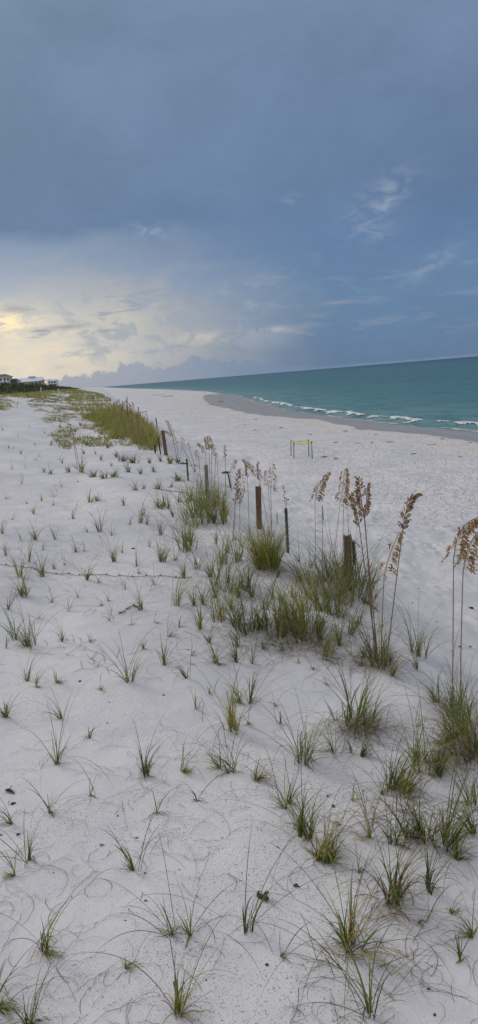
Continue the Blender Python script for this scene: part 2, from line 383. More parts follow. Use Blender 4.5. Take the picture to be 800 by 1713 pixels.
def mat_plain(name, c1, c2, scale=8, rough=.7, metal=0):
    m, t, b = new_mat(name); n = t.noise(t.n.new('ShaderNodeTexCoord').outputs['Object'], scale, 5, .65)
    t.put(b.inputs['Base Color'], t.mix(t.mr(n, .35, .65), c1, c2)); b.inputs['Roughness'].default_value = rough; b.inputs['Metallic'].default_value = metal; return m
M = dict(sand=mat_sand(), sea=mat_sea(), foam=mat_foam(), blade=mat_blade(),
         brown=mat_wood('brown_wood', (.10, .058, .035), (.17, .10, .06), (.055, .035, .025)),
         dark=mat_wood('weathered_brown_wood', (.085, .055, .035), (.15, .11, .07), (.045, .035, .028)),
         grey=mat_wood('grey_wood', (.17, .155, .13), (.25, .23, .20), (.10, .09, .075)),
         black=mat_plain('black_paint', (.010, .010, .011), (.035, .033, .03), 20, .6),
         metal=mat_plain('dull_wire', (.30, .30, .29), (.16, .14, .12), 30, .55, .6),
         post_m=mat_plain('stake_metal', (.05, .055, .05), (.11, .11, .10), 12, .6),
         tape=mat_plain('yellow_tape', (.70, .58, .06), (.80, .68, .12), 14, .5),
         weed=mat_plain('dry_seaweed', (.035, .028, .02), (.10, .075, .05), 14, .85),
         char=mat_plain('charred_wood', (.012, .011, .01), (.05, .042, .036), 40, .8),
         shell=mat_plain('grey_shell', (.10, .095, .09), (.25, .23, .21), 30, .7),
         runner=mat_plain('dead_runner', (.14, .10, .07), (.30, .23, .16), 12, .9),
         roof=mat_plain('house_dark_roof', (.07, .065, .06), (.11, .10, .09), 2, .8),
         roofm=mat_plain('pale_metal_roof', (.50, .58, .64), (.60, .66, .70), .6, .5),
         wwall=mat_plain('white_wall', (.68, .69, .70), (.76, .76, .76), 1, .7),
         cwall=mat_plain('cream_wall', (.58, .53, .40), (.66, .60, .47), 1, .7),
         glass=mat_plain('dark_window', (.03, .04, .05), (.06, .08, .10), 1, .15),
         cream=mat_plain('cream_pole', (.55, .50, .40), (.62, .58, .48), 3, .7))

_M = []
for (px, py, r_, h_) in [(448, 948, .5, .14), (585, 990, .6, .14), (540, 1060, .6, .12), (470, 1055, .6, .10), (630, 1108, .45, .13), (600, 1212, .4, .10), (770, 1195, .45, .13), (787, 1262, .4, .10), (345, 840, .9, .16), (390, 985, .5, .09),
                         (697, 1095, .35, .07), (657, 1506, .25, .05), (585, 1585, .22, .04), (388, 1222, .22, .04), (505, 1273, .22, .04), (715, 1405, .4, .07), (240, 762, 1.2, .2), (215, 1140, .25, .05), (137, 792, .8, .12), (200, 800, 1.0, .1), (313, 918, .4, .08), (710, 1282, .35, .06)]:
    q = at(px, py); a_, b_ = xy2uv(q[0], q[1]); _M.append((a_, b_, r_, h_))
MOUNDS += _M

# ------------------------------------------------------------------ ground sheet
def axis(start, stop, d0, rate):
    out = [start]; x = start
    while x < stop: x += max(d0, abs(x)*rate); out.append(x)
    return out
us = [-400, -200, -100, -60, -35, -20, -12, -7, -4, -2, -.5, .7]+axis(1.4, 30, .045, .0035)[:]+axis(30.2, 14000, .2, .009)
vn = [-6+i*.045 for i in range(int(15.5/.045))]
vs = [-x for x in reversed(axis(6.1, 4000, .12, .03))]+vn+axis(9.55, 60, .11, .008)+[70, 90, 130, 200, 400, 900, 3000, 12000]
UU, VV = np.meshgrid(np.array(us), np.array(vs), indexing='ij')
ZZ = height_uv(UU, VV, True)
XX, YY = uv2xy(UU, VV)
nu, nv = UU.shape
idx = np.arange(nu*nv).reshape(nu, nv)
fc = np.stack([idx[:-1, :-1], idx[:-1, 1:], idx[1:, 1:], idx[1:, :-1]], -1).reshape(-1, 4)[:, ::-1]
gr = link_mesh('ground', np.stack([XX, YY, ZZ], -1).reshape(-1, 3), np.ascontiguousarray(fc), M['sand'], smooth=True)
tag(gr, 'pale white dune and beach sand sloping to the water', None, None, 'structure')
wtl = np.interp(UU, WTU, WTV)
wet = np.clip(.5+(VV-wtl-.5)/3., 0, 1)
tongue = np.exp(-((UU-135)/45)**2)
a = gr.data.attributes.new('wet', 'FLOAT', 'POINT'); a.data.foreach_set('value', wet.ravel())
sw = shore(UU)
warm = np.exp(-((VV-(wtl-1.6))/1.5)**2)*(.55+.45*fbm(UU/9, VV/3))*.8
warm = np.maximum(warm, .5*np.exp(-((VV-wtl+1)/5)**2)*np.clip((UU-95)/40, 0, 1)*np.clip((420-UU)/120, 0, 1))
a = gr.data.attributes.new('warm', 'FLOAT', 'POINT'); a.data.foreach_set('value', np.clip(warm, 0, 1).ravel())

# ------------------------------------------------------------------ sea
SEAZ = -.95
su = [-400, -100, 0, 25]+axis(35, 260, .3, .004)+axis(262, 14000, 3, .02)
sw_ = axis(-2.5, 16, .16, 0)+axis(16.5, 150, .5, .012)+axis(155, 45000, 8, .06)
SU, SW = np.meshgrid(np.array(su), np.array(sw_), indexing='ij')
BRK = [(148, 190, 1.6, .16), (116, 150, 1.8, .22), (97, 119, 2.0, .20), (80, 98, 1.7, .30), (65, 82, 1.9, .24), (20, 68, 2.4, .22)]   # u0,u1,offset,height
def crest_off(i, u): return BRK[i][2]+.9*fbm(u/9.+i*7, 0*u+3, 2)
def sea_h(u, wo):
    z = SEAZ+np.clip(wo/20, .05, 1)*(.10*fbm((u+40)/14, wo/2.8, 3)+.05*np.sin(wo*.55+fbm(u/30, wo/20, 2)*4))*np.clip(1-wo/400, 0, 1)
    for i, (a0, a1, off, hh) in enumerate(BRK):
        e = np.clip((u-a0)/5, 0, 1)*np.clip((a1-u)/5, 0, 1)
        d_ = wo-crest_off(i, u)
        z = z+hh*e*np.where(d_ < 0, np.exp(-(d_/.45)**2), np.exp(-(d_/1.6)**2))
    return z
SZ = sea_h(SU, SW)
SX, SY = uv2xy(SU, SW+shore(SU))
nu, nv = SU.shape; idx = np.arange(nu*nv).reshape(nu, nv)
fc = np.ascontiguousarray(np.stack([idx[:-1, :-1], idx[:-1, 1:], idx[1:, 1:], idx[1:, :-1]], -1).reshape(-1, 4)[:, ::-1])
sea = link_mesh('sea', np.stack([SX, SY, SZ], -1).reshape(-1, 3), fc, M['sea'], smooth=True)
tag(sea, 'teal green gulf water darkening toward the horizon', None, None, 'structure')
a = sea.data.attributes.new('offshore', 'FLOAT', 'POINT'); a.data.foreach_set('value', np.log10(np.clip(SW+1.5, .3, None)+1).ravel())
# foam of the breakers
fv = []; ff = []
for i, (a0, a1, off, hh) in enumerate(BRK):
    du = .14 if a0 < 100 else .25
    gu = np.arange(max(a0, 34), a1, du); gw = np.arange(-3.2, .75, .13)
    GU, GW = np.meshgrid(gu, gw, indexing='ij'); co = crest_off(i, GU)
    wo = GW+co
    e = np.clip((GU-a0)/4, 0, 1)*np.clip((a1-GU)/4, 0, 1)
    nz = fbm(GU/1.6+i*9, wo/.9, 4); wid = .35+1.5*np.clip(.35+1.1*fbm(GU/4+i*3, GU*0, 3), 0, 1)
    dens = e*np.where(GW > .1, 1-(GW-.1)/.6, 1-(-GW)/(wid))+.8*nz-.27
    dens = np.maximum(dens, e*(.42-np.abs(GW+2.2+.5*fbm(GU/3, GU*0+i, 2))*1.6+.5*nz))
    z = sea_h(GU, wo)+.03+np.clip(dens, 0, .5)*hh*(.4+.9*np.clip(nz+.3, 0, 1))*np.exp(-((GW+.1)/.8)**2)
    z = np.maximum(z, height_uv(GU, wo+shore(GU))+.02)
    x, y = uv2xy(GU, wo+shore(GU)); b0 = sum(len(q) for q in fv)
    n0, n1 = GU.shape; ix = np.arange(n0*n1).reshape(n0, n1)
    q = np.stack([ix[:-1, :-1], ix[1:, :-1], ix[1:, 1:], ix[:-1, 1:]], -1).reshape(-1, 4)
    keep = (dens.ravel()[q].mean(1) > .24); ff.append(q[keep]+b0); fv.append(np.stack([x, y, z], -1).reshape(-1, 3))
# thin swash line at the water's edge
gu = np.arange(36, 330, .3); gw = np.arange(-1.6, .3, .1); GU, GW = np.meshgrid(gu, gw, indexing='ij')
wo = GW+.8*fbm(GU/7, GU*0+2, 3)
dens = .30-np.abs(GW+.5)*1.3+.5*fbm(GU/3, wo/1.2, 4)
z = np.maximum(sea_h(GU, wo), height_uv(GU, wo+shore(GU)))+.02
x, y = uv2xy(GU, wo+shore(GU)); b0 = sum(len(q) for q in fv); n0, n1 = GU.shape; ix = np.arange(n0*n1).reshape(n0, n1)
q = np.stack([ix[:-1, :-1], ix[1:, :-1], ix[1:, 1:], ix[:-1, 1:]], -1).reshape(-1, 4); keep = dens.ravel()[q].mean(1) > .28
ff.append(q[keep]+b0); fv.append(np.stack([x, y, z], -1).reshape(-1, 3))
fo = link_mesh('surf_foam', np.concatenate(fv), np.concatenate(ff), M['foam'], smooth=True)
bm = bmesh.new(); bm.from_mesh(fo.data); bmesh.ops.delete(bm, geom=[q for q in bm.verts if not q.link_faces], context='VERTS'); bm.to_mesh(fo.data); bm.free()
tag(fo, 'white foam of small waves breaking along the shore', None, None, 'stuff')

# ------------------------------------------------------------------ blades
PAL = dict(green=(.128, .182, .028), deep=(.062, .100, .022), olive=(.228, .240, .044), yel=(.44, .37, .09), straw=(.38, .30, .17), brown=(.11, .070, .042), red=(.23, .10, .05))
def pal_mix(names, n):
    c = np.array([PAL[q] for q in names]); k = rng.integers(0, len(names), n); return c[k]*rng.uniform(.7, 1.25, (n, 1))
def grow(base, az, tilt, L, bend, width, nseg=9, curl=None, tone=('green',), tipc=('yel', 'brown'), basec='brown', follow=True, tip=True):
    """ribbons that leave the sand steeply, arch over, and trail on the sand where they reach it"""
    N = len(base); p = base.copy(); P = [p.copy()]; ds = (L/nseg)[:, None]
    th = tilt.copy(); aa = az.copy(); curl = np.zeros(N) if curl is None else curl
    wob = rng.uniform(0, 6.28, N)
    down = np.zeros(N, bool)
    for i in range(nseg):
        s = (i+1)/nseg
        th = np.where(down, math.pi/2, th+bend/nseg*2*s)
        aa = aa+np.where(down, curl+.9*np.sin(wob+i*1.3), .05*np.sin(wob+i))*(L/nseg)*1.0
        d = np.stack([np.sin(th)*np.cos(aa), np.sin(th)*np.sin(aa), np.cos(th)], -1)
        p = p+d*ds
        if follow:
            g = ground(p[:, 0], p[:, 1])+.004; hit = p[:, 2] < g
            p[:, 2] = np.where(down, g+.012*np.abs(np.sin(wob+i*.9)), np.maximum(p[:, 2], g)); down |= hit
        P.append(p.copy())
    P = np.array(P).transpose(1, 0, 2)                              # N, seg+1, 3
    T = np.gradient(P, axis=1); T /= np.linalg.norm(T, axis=2, keepdims=True)+1e-9
    side = np.stack([-np.sin(az), np.cos(az), np.zeros(N)], -1)
    tw = rng.uniform(-.9, .9, N); fwd = np.stack([np.cos(az), np.sin(az), np.zeros(N)], -1)
    side = side*np.cos(tw)[:, None]+fwd*np.sin(tw)[:, None]
    Sd = np.repeat(side[:, None, :], nseg+1, 1); Sd = Sd-T*(Sd*T).sum(2, keepdims=True); Sd /= np.linalg.norm(Sd, axis=2, keepdims=True)+1e-6
    s = np.linspace(0, 1, nseg+1); wprof = np.minimum(1, .55+3*s)*(1-s**2.2*.92) if tip else np.ones_like(s)
    Wd = width[:, None, None]*wprof[None, :, None]*.5
    V = np.stack([P-Sd*Wd, P+Sd*Wd], 2).reshape(-1, 3)
    k = (np.arange(N)[:, None]*(nseg+1)*2+np.arange(nseg)[None, :]*2)
    Fc = np.stack([k, k+1, k+3, k+2], -1).reshape(-1, 4)
    c0 = pal_mix(tone, N); c1 = pal_mix(tipc, N); cb = np.tile(np.array(PAL[basec]), (N, 1))
    tipm = rng.uniform(.55, 1.1, N)[:, None, None]
    ss = s[None, :, None]; f1 = np.clip((ss-tipm)/.25, 0, 1); f0 = np.clip(1-ss/.12, 0, 1)*.8
    col = c0[:, None, :]*(1-f1)+c1[:, None, :]*f1; col = col*(1-f0)+cb[:, None, :]*f0
    col = np.repeat(col.reshape(-1, 3), 2, 0)
    return V, Fc, col
def cat_geo(parts):
    V = []; F = []; Cc = []; b = 0
    for v, f, c in parts: V.append(v); F.append(f+b); Cc.append(c); b += len(v)
    return np.concatenate(V), np.concatenate(F), np.concatenate(Cc)
def blade_mesh(name, geo, parent=None, loc=None):
    return link_mesh(name, geo[0], geo[1], M['blade'], parent, loc, False, geo[2])

# the look of a tuft: number of blades, foot radius (of height), spread, droop, palette
def blades_for(base, H, n, foot, spread, droop, lean, tone, tipc=('yel', 'brown'), lo=.45, hi=1.15, wd=.006, ls=.5, nseg=9, basec='brown'):
    n = max(2, int(n)); d = max(3., depth_of(base))
    # blades come in shoots: a few stems, each a flat fan of four to seven blades
    ns = max(1, int(round(n/5.5))); sh = rng.integers(0, ns, n)
    sr = H*foot*np.sqrt(rng.random(ns))*(1.25 if ns > 1 else 0); sq = rng.uniform(0, 6.28, ns)
    r = H*.018*rng.random(n); q = rng.uniform(0, 6.28, n)
    bx = base[0]+(sr*np.cos(sq))[sh]+r*np.cos(q); by = base[1]+(sr*np.sin(sq))[sh]+r*np.sin(q); b = np.stack([bx, by, ground(bx, by)-.01], -1)
    st = np.abs(rng.normal(0, .16, ns))*spread+.2*foot; fan = rng.uniform(0, 3.14, ns)
    az = np.where(rng.random(n) < .5, fan[sh], fan[sh]+math.pi)+rng.normal(0, .45, n)
    tl = np.abs(rng.normal(0, 1, n))*spread*.27+.03
    tx = np.sin(tl)*np.cos(az)+np.sin(st[sh])*np.cos(sq[sh])+lean[0]*ls*.9; ty = np.sin(tl)*np.sin(az)+np.sin(st[sh])*np.sin(sq[sh])+lean[1]*ls*.9
    az = np.arctan2(ty, tx); tilt = np.clip(np.hypot(tx, ty), .02, 1.35)
    L = H*(rng.uniform(.5, 1.15, ns)[sh])*rng.uniform(lo, hi, n)*1.12
    bend = np.abs(rng.normal(.5, .5, n))*droop
    width = np.full(n, wd)*rng.uniform(.55, 1.15, n)*max(1, d/14)
    return grow(b, az, tilt, L, bend, width, nseg, tone=tone, tipc=tipc, basec=basec)
def trails_for(base, H, n, scale=2.2, tone=('olive', 'brown', 'brown'), wd=.0042):
    n = int(n)
    if n < 1: return None
    az = rng.uniform(0, 6.28, n); tilt = rng.uniform(.35, 1.0, n); L = H*rng.uniform(.9, scale, n)+.15
    b = np.repeat(base[None, :], n, 0)+rng.normal(0, .02, (n, 3))*[1, 1, 0]
    return grow(b, az, tilt, L, rng.uniform(1.1, 2.3, n), np.full(n, wd)*max(1, depth_of(base)/9), 26, curl=rng.uniform(-9, 9, n), tone=tone, tipc=('brown', 'brown'))

# ------------------------------------------------------------------ labels that point to one thing
MARKS = []        # (phrase, px, py) of things with hand-written labels
USED = set()
def marker(phrase, px, py): MARKS.append((phrase, px, py))
ORD = ['', 'second ', 'third ', 'fourth ', 'fifth ', 'sixth ', 'seventh ', 'eighth ', 'ninth ', 'tenth ']
def direction(dx, dy):
    a = math.degrees(math.atan2(-dy, dx)) % 360
    return ['right of', 'above and right of', 'above', 'above and left of', 'left of', 'below and left of', 'below', 'below and right of'][int((a+22.5)//45) % 8]
PENDING = []
def auto_label(o, head, px, py): PENDING.append([o, head, px, py])
def resolve_labels():
    rows = []
    for o, head, px, py in PENDING:
        c = sorted(MARKS, key=lambda m: (m[1]-px)**2+(m[2]-py)**2)[:5]
        rows.append([o, head, px, py, c])
    keyed = {}
    for r in rows:
        mk = r[4][0]; k = (r[1], direction(r[2]-mk[1], r[3]-mk[2]), mk[0]); keyed.setdefault(k, []).append(r)
    for (head, dr, ph), rs in keyed.items():
        mk = rs[0][4][0]; rs.sort(key=lambda r: (r[2]-mk[1])**2+(r[3]-mk[2])**2)
        for i, r in enumerate(rs):
            if i == 0 and len(rs) > 1: lab = 'nearest %s %s %s' % (head, dr, ph)
            elif i < len(ORD): lab = '%s%s %s %s' % (ORD[i], head, dr, ph)
            else: lab = '%s %s %s, %d in' % (head, dr, ph, i)
            if i and i < len(ORD): lab = '%s nearest %s %s %s' % (ORD[i].strip(), head, dr, ph)
            r[0]['label'] = lab

def lean_world(lx, ly=0.):   # lean in the picture's right / away directions
    return (lx, ly)

GRP_T = 'grass tufts scattered over the dune sand'
def tuft(px, py, h, kind='m', lean=0., label=None, mark=None, tone=None, category='grass tuft', name='grass_tuft', trails=None, dry=None, spread=None):
    base = at(px, py)
    if base is None: return
    d = depth_of(base); H = h*d/FPX*1.12
    if 290 < px < 625 and 825 < py < 1078 and kind in 'mld': H *= 1.22
    H = min(max(H, .08), 1.1)
    tone = tone or random.choice([('green', 'deep', 'olive'), ('green', 'olive'), ('deep', 'green', 'green'), ('green', 'olive', 'yel')])
    par = dict(w=(5, .03, .9, 1.1), s=(10, .045, .75, 1.2), m=(19, .08, .75, 1.3), l=(38, .14, .75, 1.4), d=(80, .24, .75, 1.3), D=(560, .19, 1.15, 1.0))[kind]
    if h < 22: par = (par[0]*1.3, par[1]*1.9, par[2]*1.7, par[3])
    if spread: par = (par[0], par[1], spread, par[3])
    if label: ln = (lean, 0.)
    elif abs(lean) < .31:
        la = random.uniform(0, 6.28); lm = random.uniform(0, .62); ln = (lean+lm*math.cos(la), lm*math.sin(la))
    else: ln = lean_world(lean*1.25, random.uniform(-.2, .2))
    wd = .0088
    g1 = blades_for(base, H, par[0], par[1], par[2], par[3], ln, tone, wd=wd, nseg=10 if h > 40 else 7)
    nd = par[0]*.35 if dry is None else par[0]*dry
    g2 = blades_for(base, H*.8, max(2, nd), par[1]*1.2, par[2]*1.5, 2.6, ln, ('straw', 'brown', 'brown', 'yel'), ('straw', 'brown'), wd=wd*.75, nseg=9, basec='brown')
    nt = {'w': 2, 's': 4, 'm': 6, 'l': 9, 'd': 12, 'D': 8}[kind] if trails is None else trails
    if d > 16: nt = 0
    # a few fine blades far longer than the rest, swept over by the wind
    nl = {'w': 1, 's': 3, 'm': 5, 'l': 7, 'd': 9, 'D': 0}[kind]
    if nl:
        bb = np.repeat(base[None, :], nl, 0)+rng.normal(0, .4, (nl, 3))*[H*par[1], H*par[1], 0]; bb[:, 2] = ground(bb[:, 0], bb[:, 1])
        gl = grow(bb, math.atan2(ln[1], ln[0])+rng.normal(0, 1.1, nl), rng.uniform(.08, .55, nl), H*rng.uniform(1.1, 1.9, nl), rng.uniform(.6, 2.2, nl), np.full(nl, .0048)*max(1, d/12), 16, curl=rng.uniform(-5, 5, nl), tone=tone, tipc=('straw', 'brown'))
        g1 = cat_geo([g1, gl])
    g3 = trails_for(base, H, nt)
    if h < 24:
        o = blade_mesh(name, cat_geo([g for g in (g1, g2, g3) if g]), None, tuple(base))
    else:
        o = empty(name, tuple(base))
        a = blade_mesh('green_blades', g1, o, tuple(base)); b = blade_mesh('dry_blades', g2, o, tuple(base))
        if g3: c = blade_mesh('trailing_blades', g3, o, tuple(base))
    tag(o, label, category, GRP_T)
    if mark: marker(mark, px, py)
    if not label:
        adj = {'w': 'wispy', 's': 'sparse', 'm': 'loose', 'l': 'full', 'd': 'dense', 'D': 'thick bushy'}[kind]
        sz = 'tiny' if h < 18 else 'small' if h < 32 else 'medium' if h < 60 else 'tall'
        ll = ' right-leaning' if lean > .35 else ' left-leaning' if lean < -.35 else ''
        yl = ' yellowish' if 'yel' in tone else ''
        auto_label(o, '%s %s%s%s grass tuft' % (sz, adj, ll, yl), px, py)
    return o

# ------------------------------------------------------------------ fence posts, stakes, nest markers
def wood_post(px, py, top_py, wpx, mat, label, cat='post', plank=False, mark=None, cross=False, top_px=None):
    base = at(px, py); d = depth_of(base); tp = at_depth(px if top_px is None else top_px, top_py, d)
    H = tp[2]-base[2]; Wd = wpx*d/FPX; tx, ty = (tp[0]-base[0])/H, (tp[1]-base[1])/H*0
    root = empty('wooden_post', tuple(base))
    m = MB(); ring = 4; n = 8; hh = [-.25, .15, H*.35, H*.6, H*.8, H]
    v = []; f = []
    rr = random.uniform(0, .5)
    for i, z in enumerate(hh):
        for k in range(12):
            q = 2*math.pi*k/12+.26
            c_, s_ = math.cos(q), math.sin(q); sq = 1/max(abs(c_), abs(s_))**.7
            rj = Wd*.5*sq*(1+.05*math.sin(k*2.1+i))*.97
            v.append((tx*z+c_*rj, ty*z+s_*rj, z+(.015*math.sin(k*1.7) if i == len(hh)-1 else 0)))
    for i in range(len(hh)-1):
        for k in range(12): f.append((i*12+k, i*12+(k+1) % 12, (i+1)*12+(k+1) % 12, (i+1)*12+k))
    v.append((tx*H, ty*H, H-.006)); cidx = len(v)-1
    for k in range(12): f.append((5*12+k, 5*12+(k+1) % 12, cidx))
    m.add(v, f); o = m.build('post_shaft', mat, root)
    # staple and wire wrap
    wr = MB(); z = H*.93
    wr.tube([(tx*z+math.cos(q)*Wd*.58, ty*z+math.sin(q)*Wd*.58, z+.01*math.sin(q)) for q in [i*.5 for i in range(14)]], .004, 5)
    if plank:
        wr.tube([(Wd*.4+tx*z, -Wd*.5, z-.01), (Wd*.9+tx*z, -Wd*.62, z-.04), (Wd*1.35+tx*z, -Wd*.5, z-.09), (Wd*1.5+tx*z, -Wd*.3, z-.12)], .007, 5)
    wr.build('tie_wire', M['metal'], root)
    if plank:
        pk = MB(); pk.box((Wd*.78+tx*H*.66, .01, H*.67), (Wd*.34, Wd*.55, H*.46), .1, None, (.02, 0), .004); pk.build('split_plank', M['dark'], root, bevel=.004)
        pk = MB(); pk.tube([(Wd*.74, 0, H*.44), (Wd*.66, 0, -.1)], .012, 6); pk.build('pale_rod', M['metal'], root)
    tag(root, label, cat, 'posts of the old dune fence')
    marker(mark, px, (py+top_py)/2); marker(mark, px, py-2)
    return root, base, base+np.array([tx*z, ty*z, z])
P1 = wood_post(583, 985, 893, 13, M['dark'], 'largest brown wooden fence post with a split plank wired to its right side', plank=True, mark='the largest wooden post', top_px=579)
P2 = wood_post(434, 885, 812, 9.5, M['brown'], 'reddish brown wooden fence post rising behind the round bright green clump', mark='the reddish brown post', top_px=431.5)
P3 = wood_post(347, 826, 777, 6.5, M['grey'], 'grey weathered wooden fence post standing in dense green grass', mark='the grey wooden post', top_px=345)
P4 = wood_post(278, 761, 720, 6, M['brown'], 'farthest leaning brown fence post, just right of the long grass bank', mark='the farthest brown post', top_px=273)
def wire(a, b, sag=.06):
    m = MB(); pts = []
    for i in range(17):
        s = i/16; p = a*(1-s)+b*s; pts.append((p[0], p[1], p[2]-sag*4*s*(1-s)))
    m.tube(pts, .0035, 4); o = m.build('fence_wire', M['metal'], None, tuple(a)); return o
tag(wire(P3[2]+np.array([0, 0, -.35]), P2[2]+np.array([0, 0, -.07])), 'thin slack wire strung between the grey post and the reddish brown post', 'wire')

def stake(px, py, tx_, ty_, rpx, mat, label, mark=None, name='thin_stake', cat='stake', extra=None, n=6):
    base = at(px, py); d = depth_of(base); t = at_depth(tx_, ty_, d); r = rpx*d/FPX/2
    root = empty(name, tuple(base)); m = MB()
    v = t-base
    m.tube([-.1*v, .3*v, .7*v, v], r, n); m.build('shaft', mat, root)
    m = MB(); m.tube([v*.995, v*1.012], [r*1.12, r*1.05], n); m.build('tip', mat, root)
    if extra: extra(root, v, r, d)
    tag(root, label, cat, 'thin stakes along the dune edge')
    if mark: marker(mark, px, (py+ty_)/2)
    return root
def notches(root, v, r, d):
    for k in range(9):
        s = .08+k*.1; m = MB(); m.tube([v*s, v*(s+.028)], r*1.28, 6); m.build('collar_band', M['post_m'], root)
stake(482, 925, 478.5, 851, 5, M['black'], 'black metal stake with ringed bands beside the bright green clump', 'the black banded stake', 'metal_stake', extra=notches)
def crossbar(root, v, r, d):
    m = MB(); p = v*.80; m.tube([(p[0]-.22, p[1], p[2]+.01), (p[0], p[1]-.02, p[2]), (p[0]+.03, p[1], p[2])], r*.7, 5); m.build('crossbar', M['black'], root)
    m = MB(); p = v*.55; m.tube([(p[0], p[1], p[2]), (p[0]+.02, p[1]-.03, p[2]-.2)], r*.6, 5); m.build('bracket', M['black'], root)
stake(315, 804, 312.5, 768, 3.2, M['black'], 'black stake with a short crossbar pointing left', 'the crossbar stake', 'metal_stake', extra=crossbar)
def capx(root, v, r, d):
    m = MB(); n = 14; R = .155; c = v+np.array([-.085, 0, .05]); vv = []; f = []
    prof = [(0, .055), (.5, .045), (.9, .02), (1, 0), (.85, -.012), (0, -.014)]
    for (rr, z) in prof:
        for k in range(n): q = 2*math.pi*k/n; vv.append((c[0]+R*rr*math.cos(q), c[1]+R*rr*.8*math.sin(q), c[2]+z))
    for i in range(len(prof)-1):
        for k in range(n): f.append((i*n+k, i*n+(k+1) % n, (i+1)*n+(k+1) % n, (i+1)*n+k))
    m.add(vv, f); m.build('flat_cap', M['black'], root, smooth=True)
    m = MB(); m.tube([v, c+np.array([.02, 0, 0])], r*.6, 5); m.build('cap_neck', M['black'], root)
stake(386, 816, 382, 793, 2.7, M['black'], 'short leaning black stake topped with a flat oval cap', 'the oval-capped stake', 'capped_stake', extra=capx)
stake(269, 760, 265, 733, 2.4, M['black'], 'slim dark stake close on the left of the farthest brown post', None, extra=None)
stake(263.5, 718, 261, 699, 2.2, M['post_m'], 'thin dark stake standing alone on open sand above the farthest brown post', None)
stake(260, 758, 259, 744, 3.2, M['black'], 'short stubby dark stake at the right foot of the long grass bank', None)
stake(213.5, 690, 212.5, 664, 1.6, M['post_m'], 'thin dark stake among the seed plumes of the long grass bank', None)
stake(157, 671, 156, 663, 1.4, M['black'], 'tiny dark stake on the sand left of the long grass bank top', None)
stake(99, 663, 97.5, 650, 1.3, M['cream'], 'thin pale cream pole on the white sand below the houses', 'the pale cream pole', 'pale_pole')
stake(69, 657, 68.5, 648, 1.8, M['cream'], 'short pale cream marker pole in the olive meadow grass', None, 'pale_pole')
stake(541, 870, 539.5, 846, 1.6, M['post_m'], 'thin dark stick upright in the sand between two tan plumes', None)
stake(464, 876, 463.5, 858, 1.5, M['post_m'], 'short thin dark stick just left of the black banded stake', None)

def nest(legs, label, name, mark, tape=True, mat='post_m', group=None):
    bs = []; ts = []
    for (px, py, tx_, ty_) in legs:
        b = at(px, py); d = depth_of(b); bs.append(b); ts.append(at_depth(tx_, ty_, d))
    zt = np.mean([t[2] for t in ts])
    c = np.mean(bs, 0); root = empty(name, tuple(c)); up = []
    for b, t in zip(bs, ts):
        t = np.array([t[0], t[1], zt+(t[2]-zt)*.3]); m = MB(); m.tube([b-c-[0, 0, .2], (b+t)/2-c, t-c+[0, 0, .03]], [.027, .025, .022], 6); m.build('leg', M[mat], root); up.append(t-c)
    k = len(up)
    m = MB()
    for i in range(k if k > 2 else 1):
        a_, b_ = up[i], up[(i+1) % k]; n = 10; v = []; f = []
        nrm = np.cross(b_-a_, [0, 0, 1.]); nrm /= np.linalg.norm(nrm)
        for j in range(n+1):
            s = j/n; p = a_*(1-s)+b_*s; sag = .035*4*s*(1-s); tw = .35*math.sin(j*1.3+i)
            for (w_, t_) in ((-.03, .004), (.03, .004), (.03, -.004), (-.03, -.004)):
                v.append(p+np.array([0, 0, w_*math.cos(tw)-.045-sag])+nrm*(w_*math.sin(tw)+t_))
        for j in range(n):
            for q in range(4): f.append((j*4+q, j*4+(q+1) % 4, j*4+4+(q+1) % 4, j*4+4+q))
        m.add(v, f)
    m.build('tape' if tape else 'top_rail', M['tape' if tape else mat], root)
    if tape:
        for i, p in enumerate(up):
            m = MB(); m.tube([p+[0, 0, -.09], p+[0, 0, .0]], .033, 7); m.build('tape_knot', M['black'], root)
    tag(root, label, 'nest marker', group); marker(mark, np.mean([q[0] for q in legs]), np.mean([q[1] for q in legs])-6)
    return root
nest([(491.6, 767.5, 491.6, 740.6), (486.9, 763, 486.9, 736.5), (516.9, 764, 516.3, 736.5), (522.4, 767.5, 521.6, 739.5)],
     'four thin stakes joined by yellow tape marking a nest on the open beach', 'nest_marker', 'the yellow taped nest marker')
nest([(235.5, 701, 235, 687.8), (247, 702.5, 245, 688.2)], 'small dark bare frame of two stakes and a top rail on distant sand', 'bare_frame', 'the small bare frame', tape=False, mat='black')

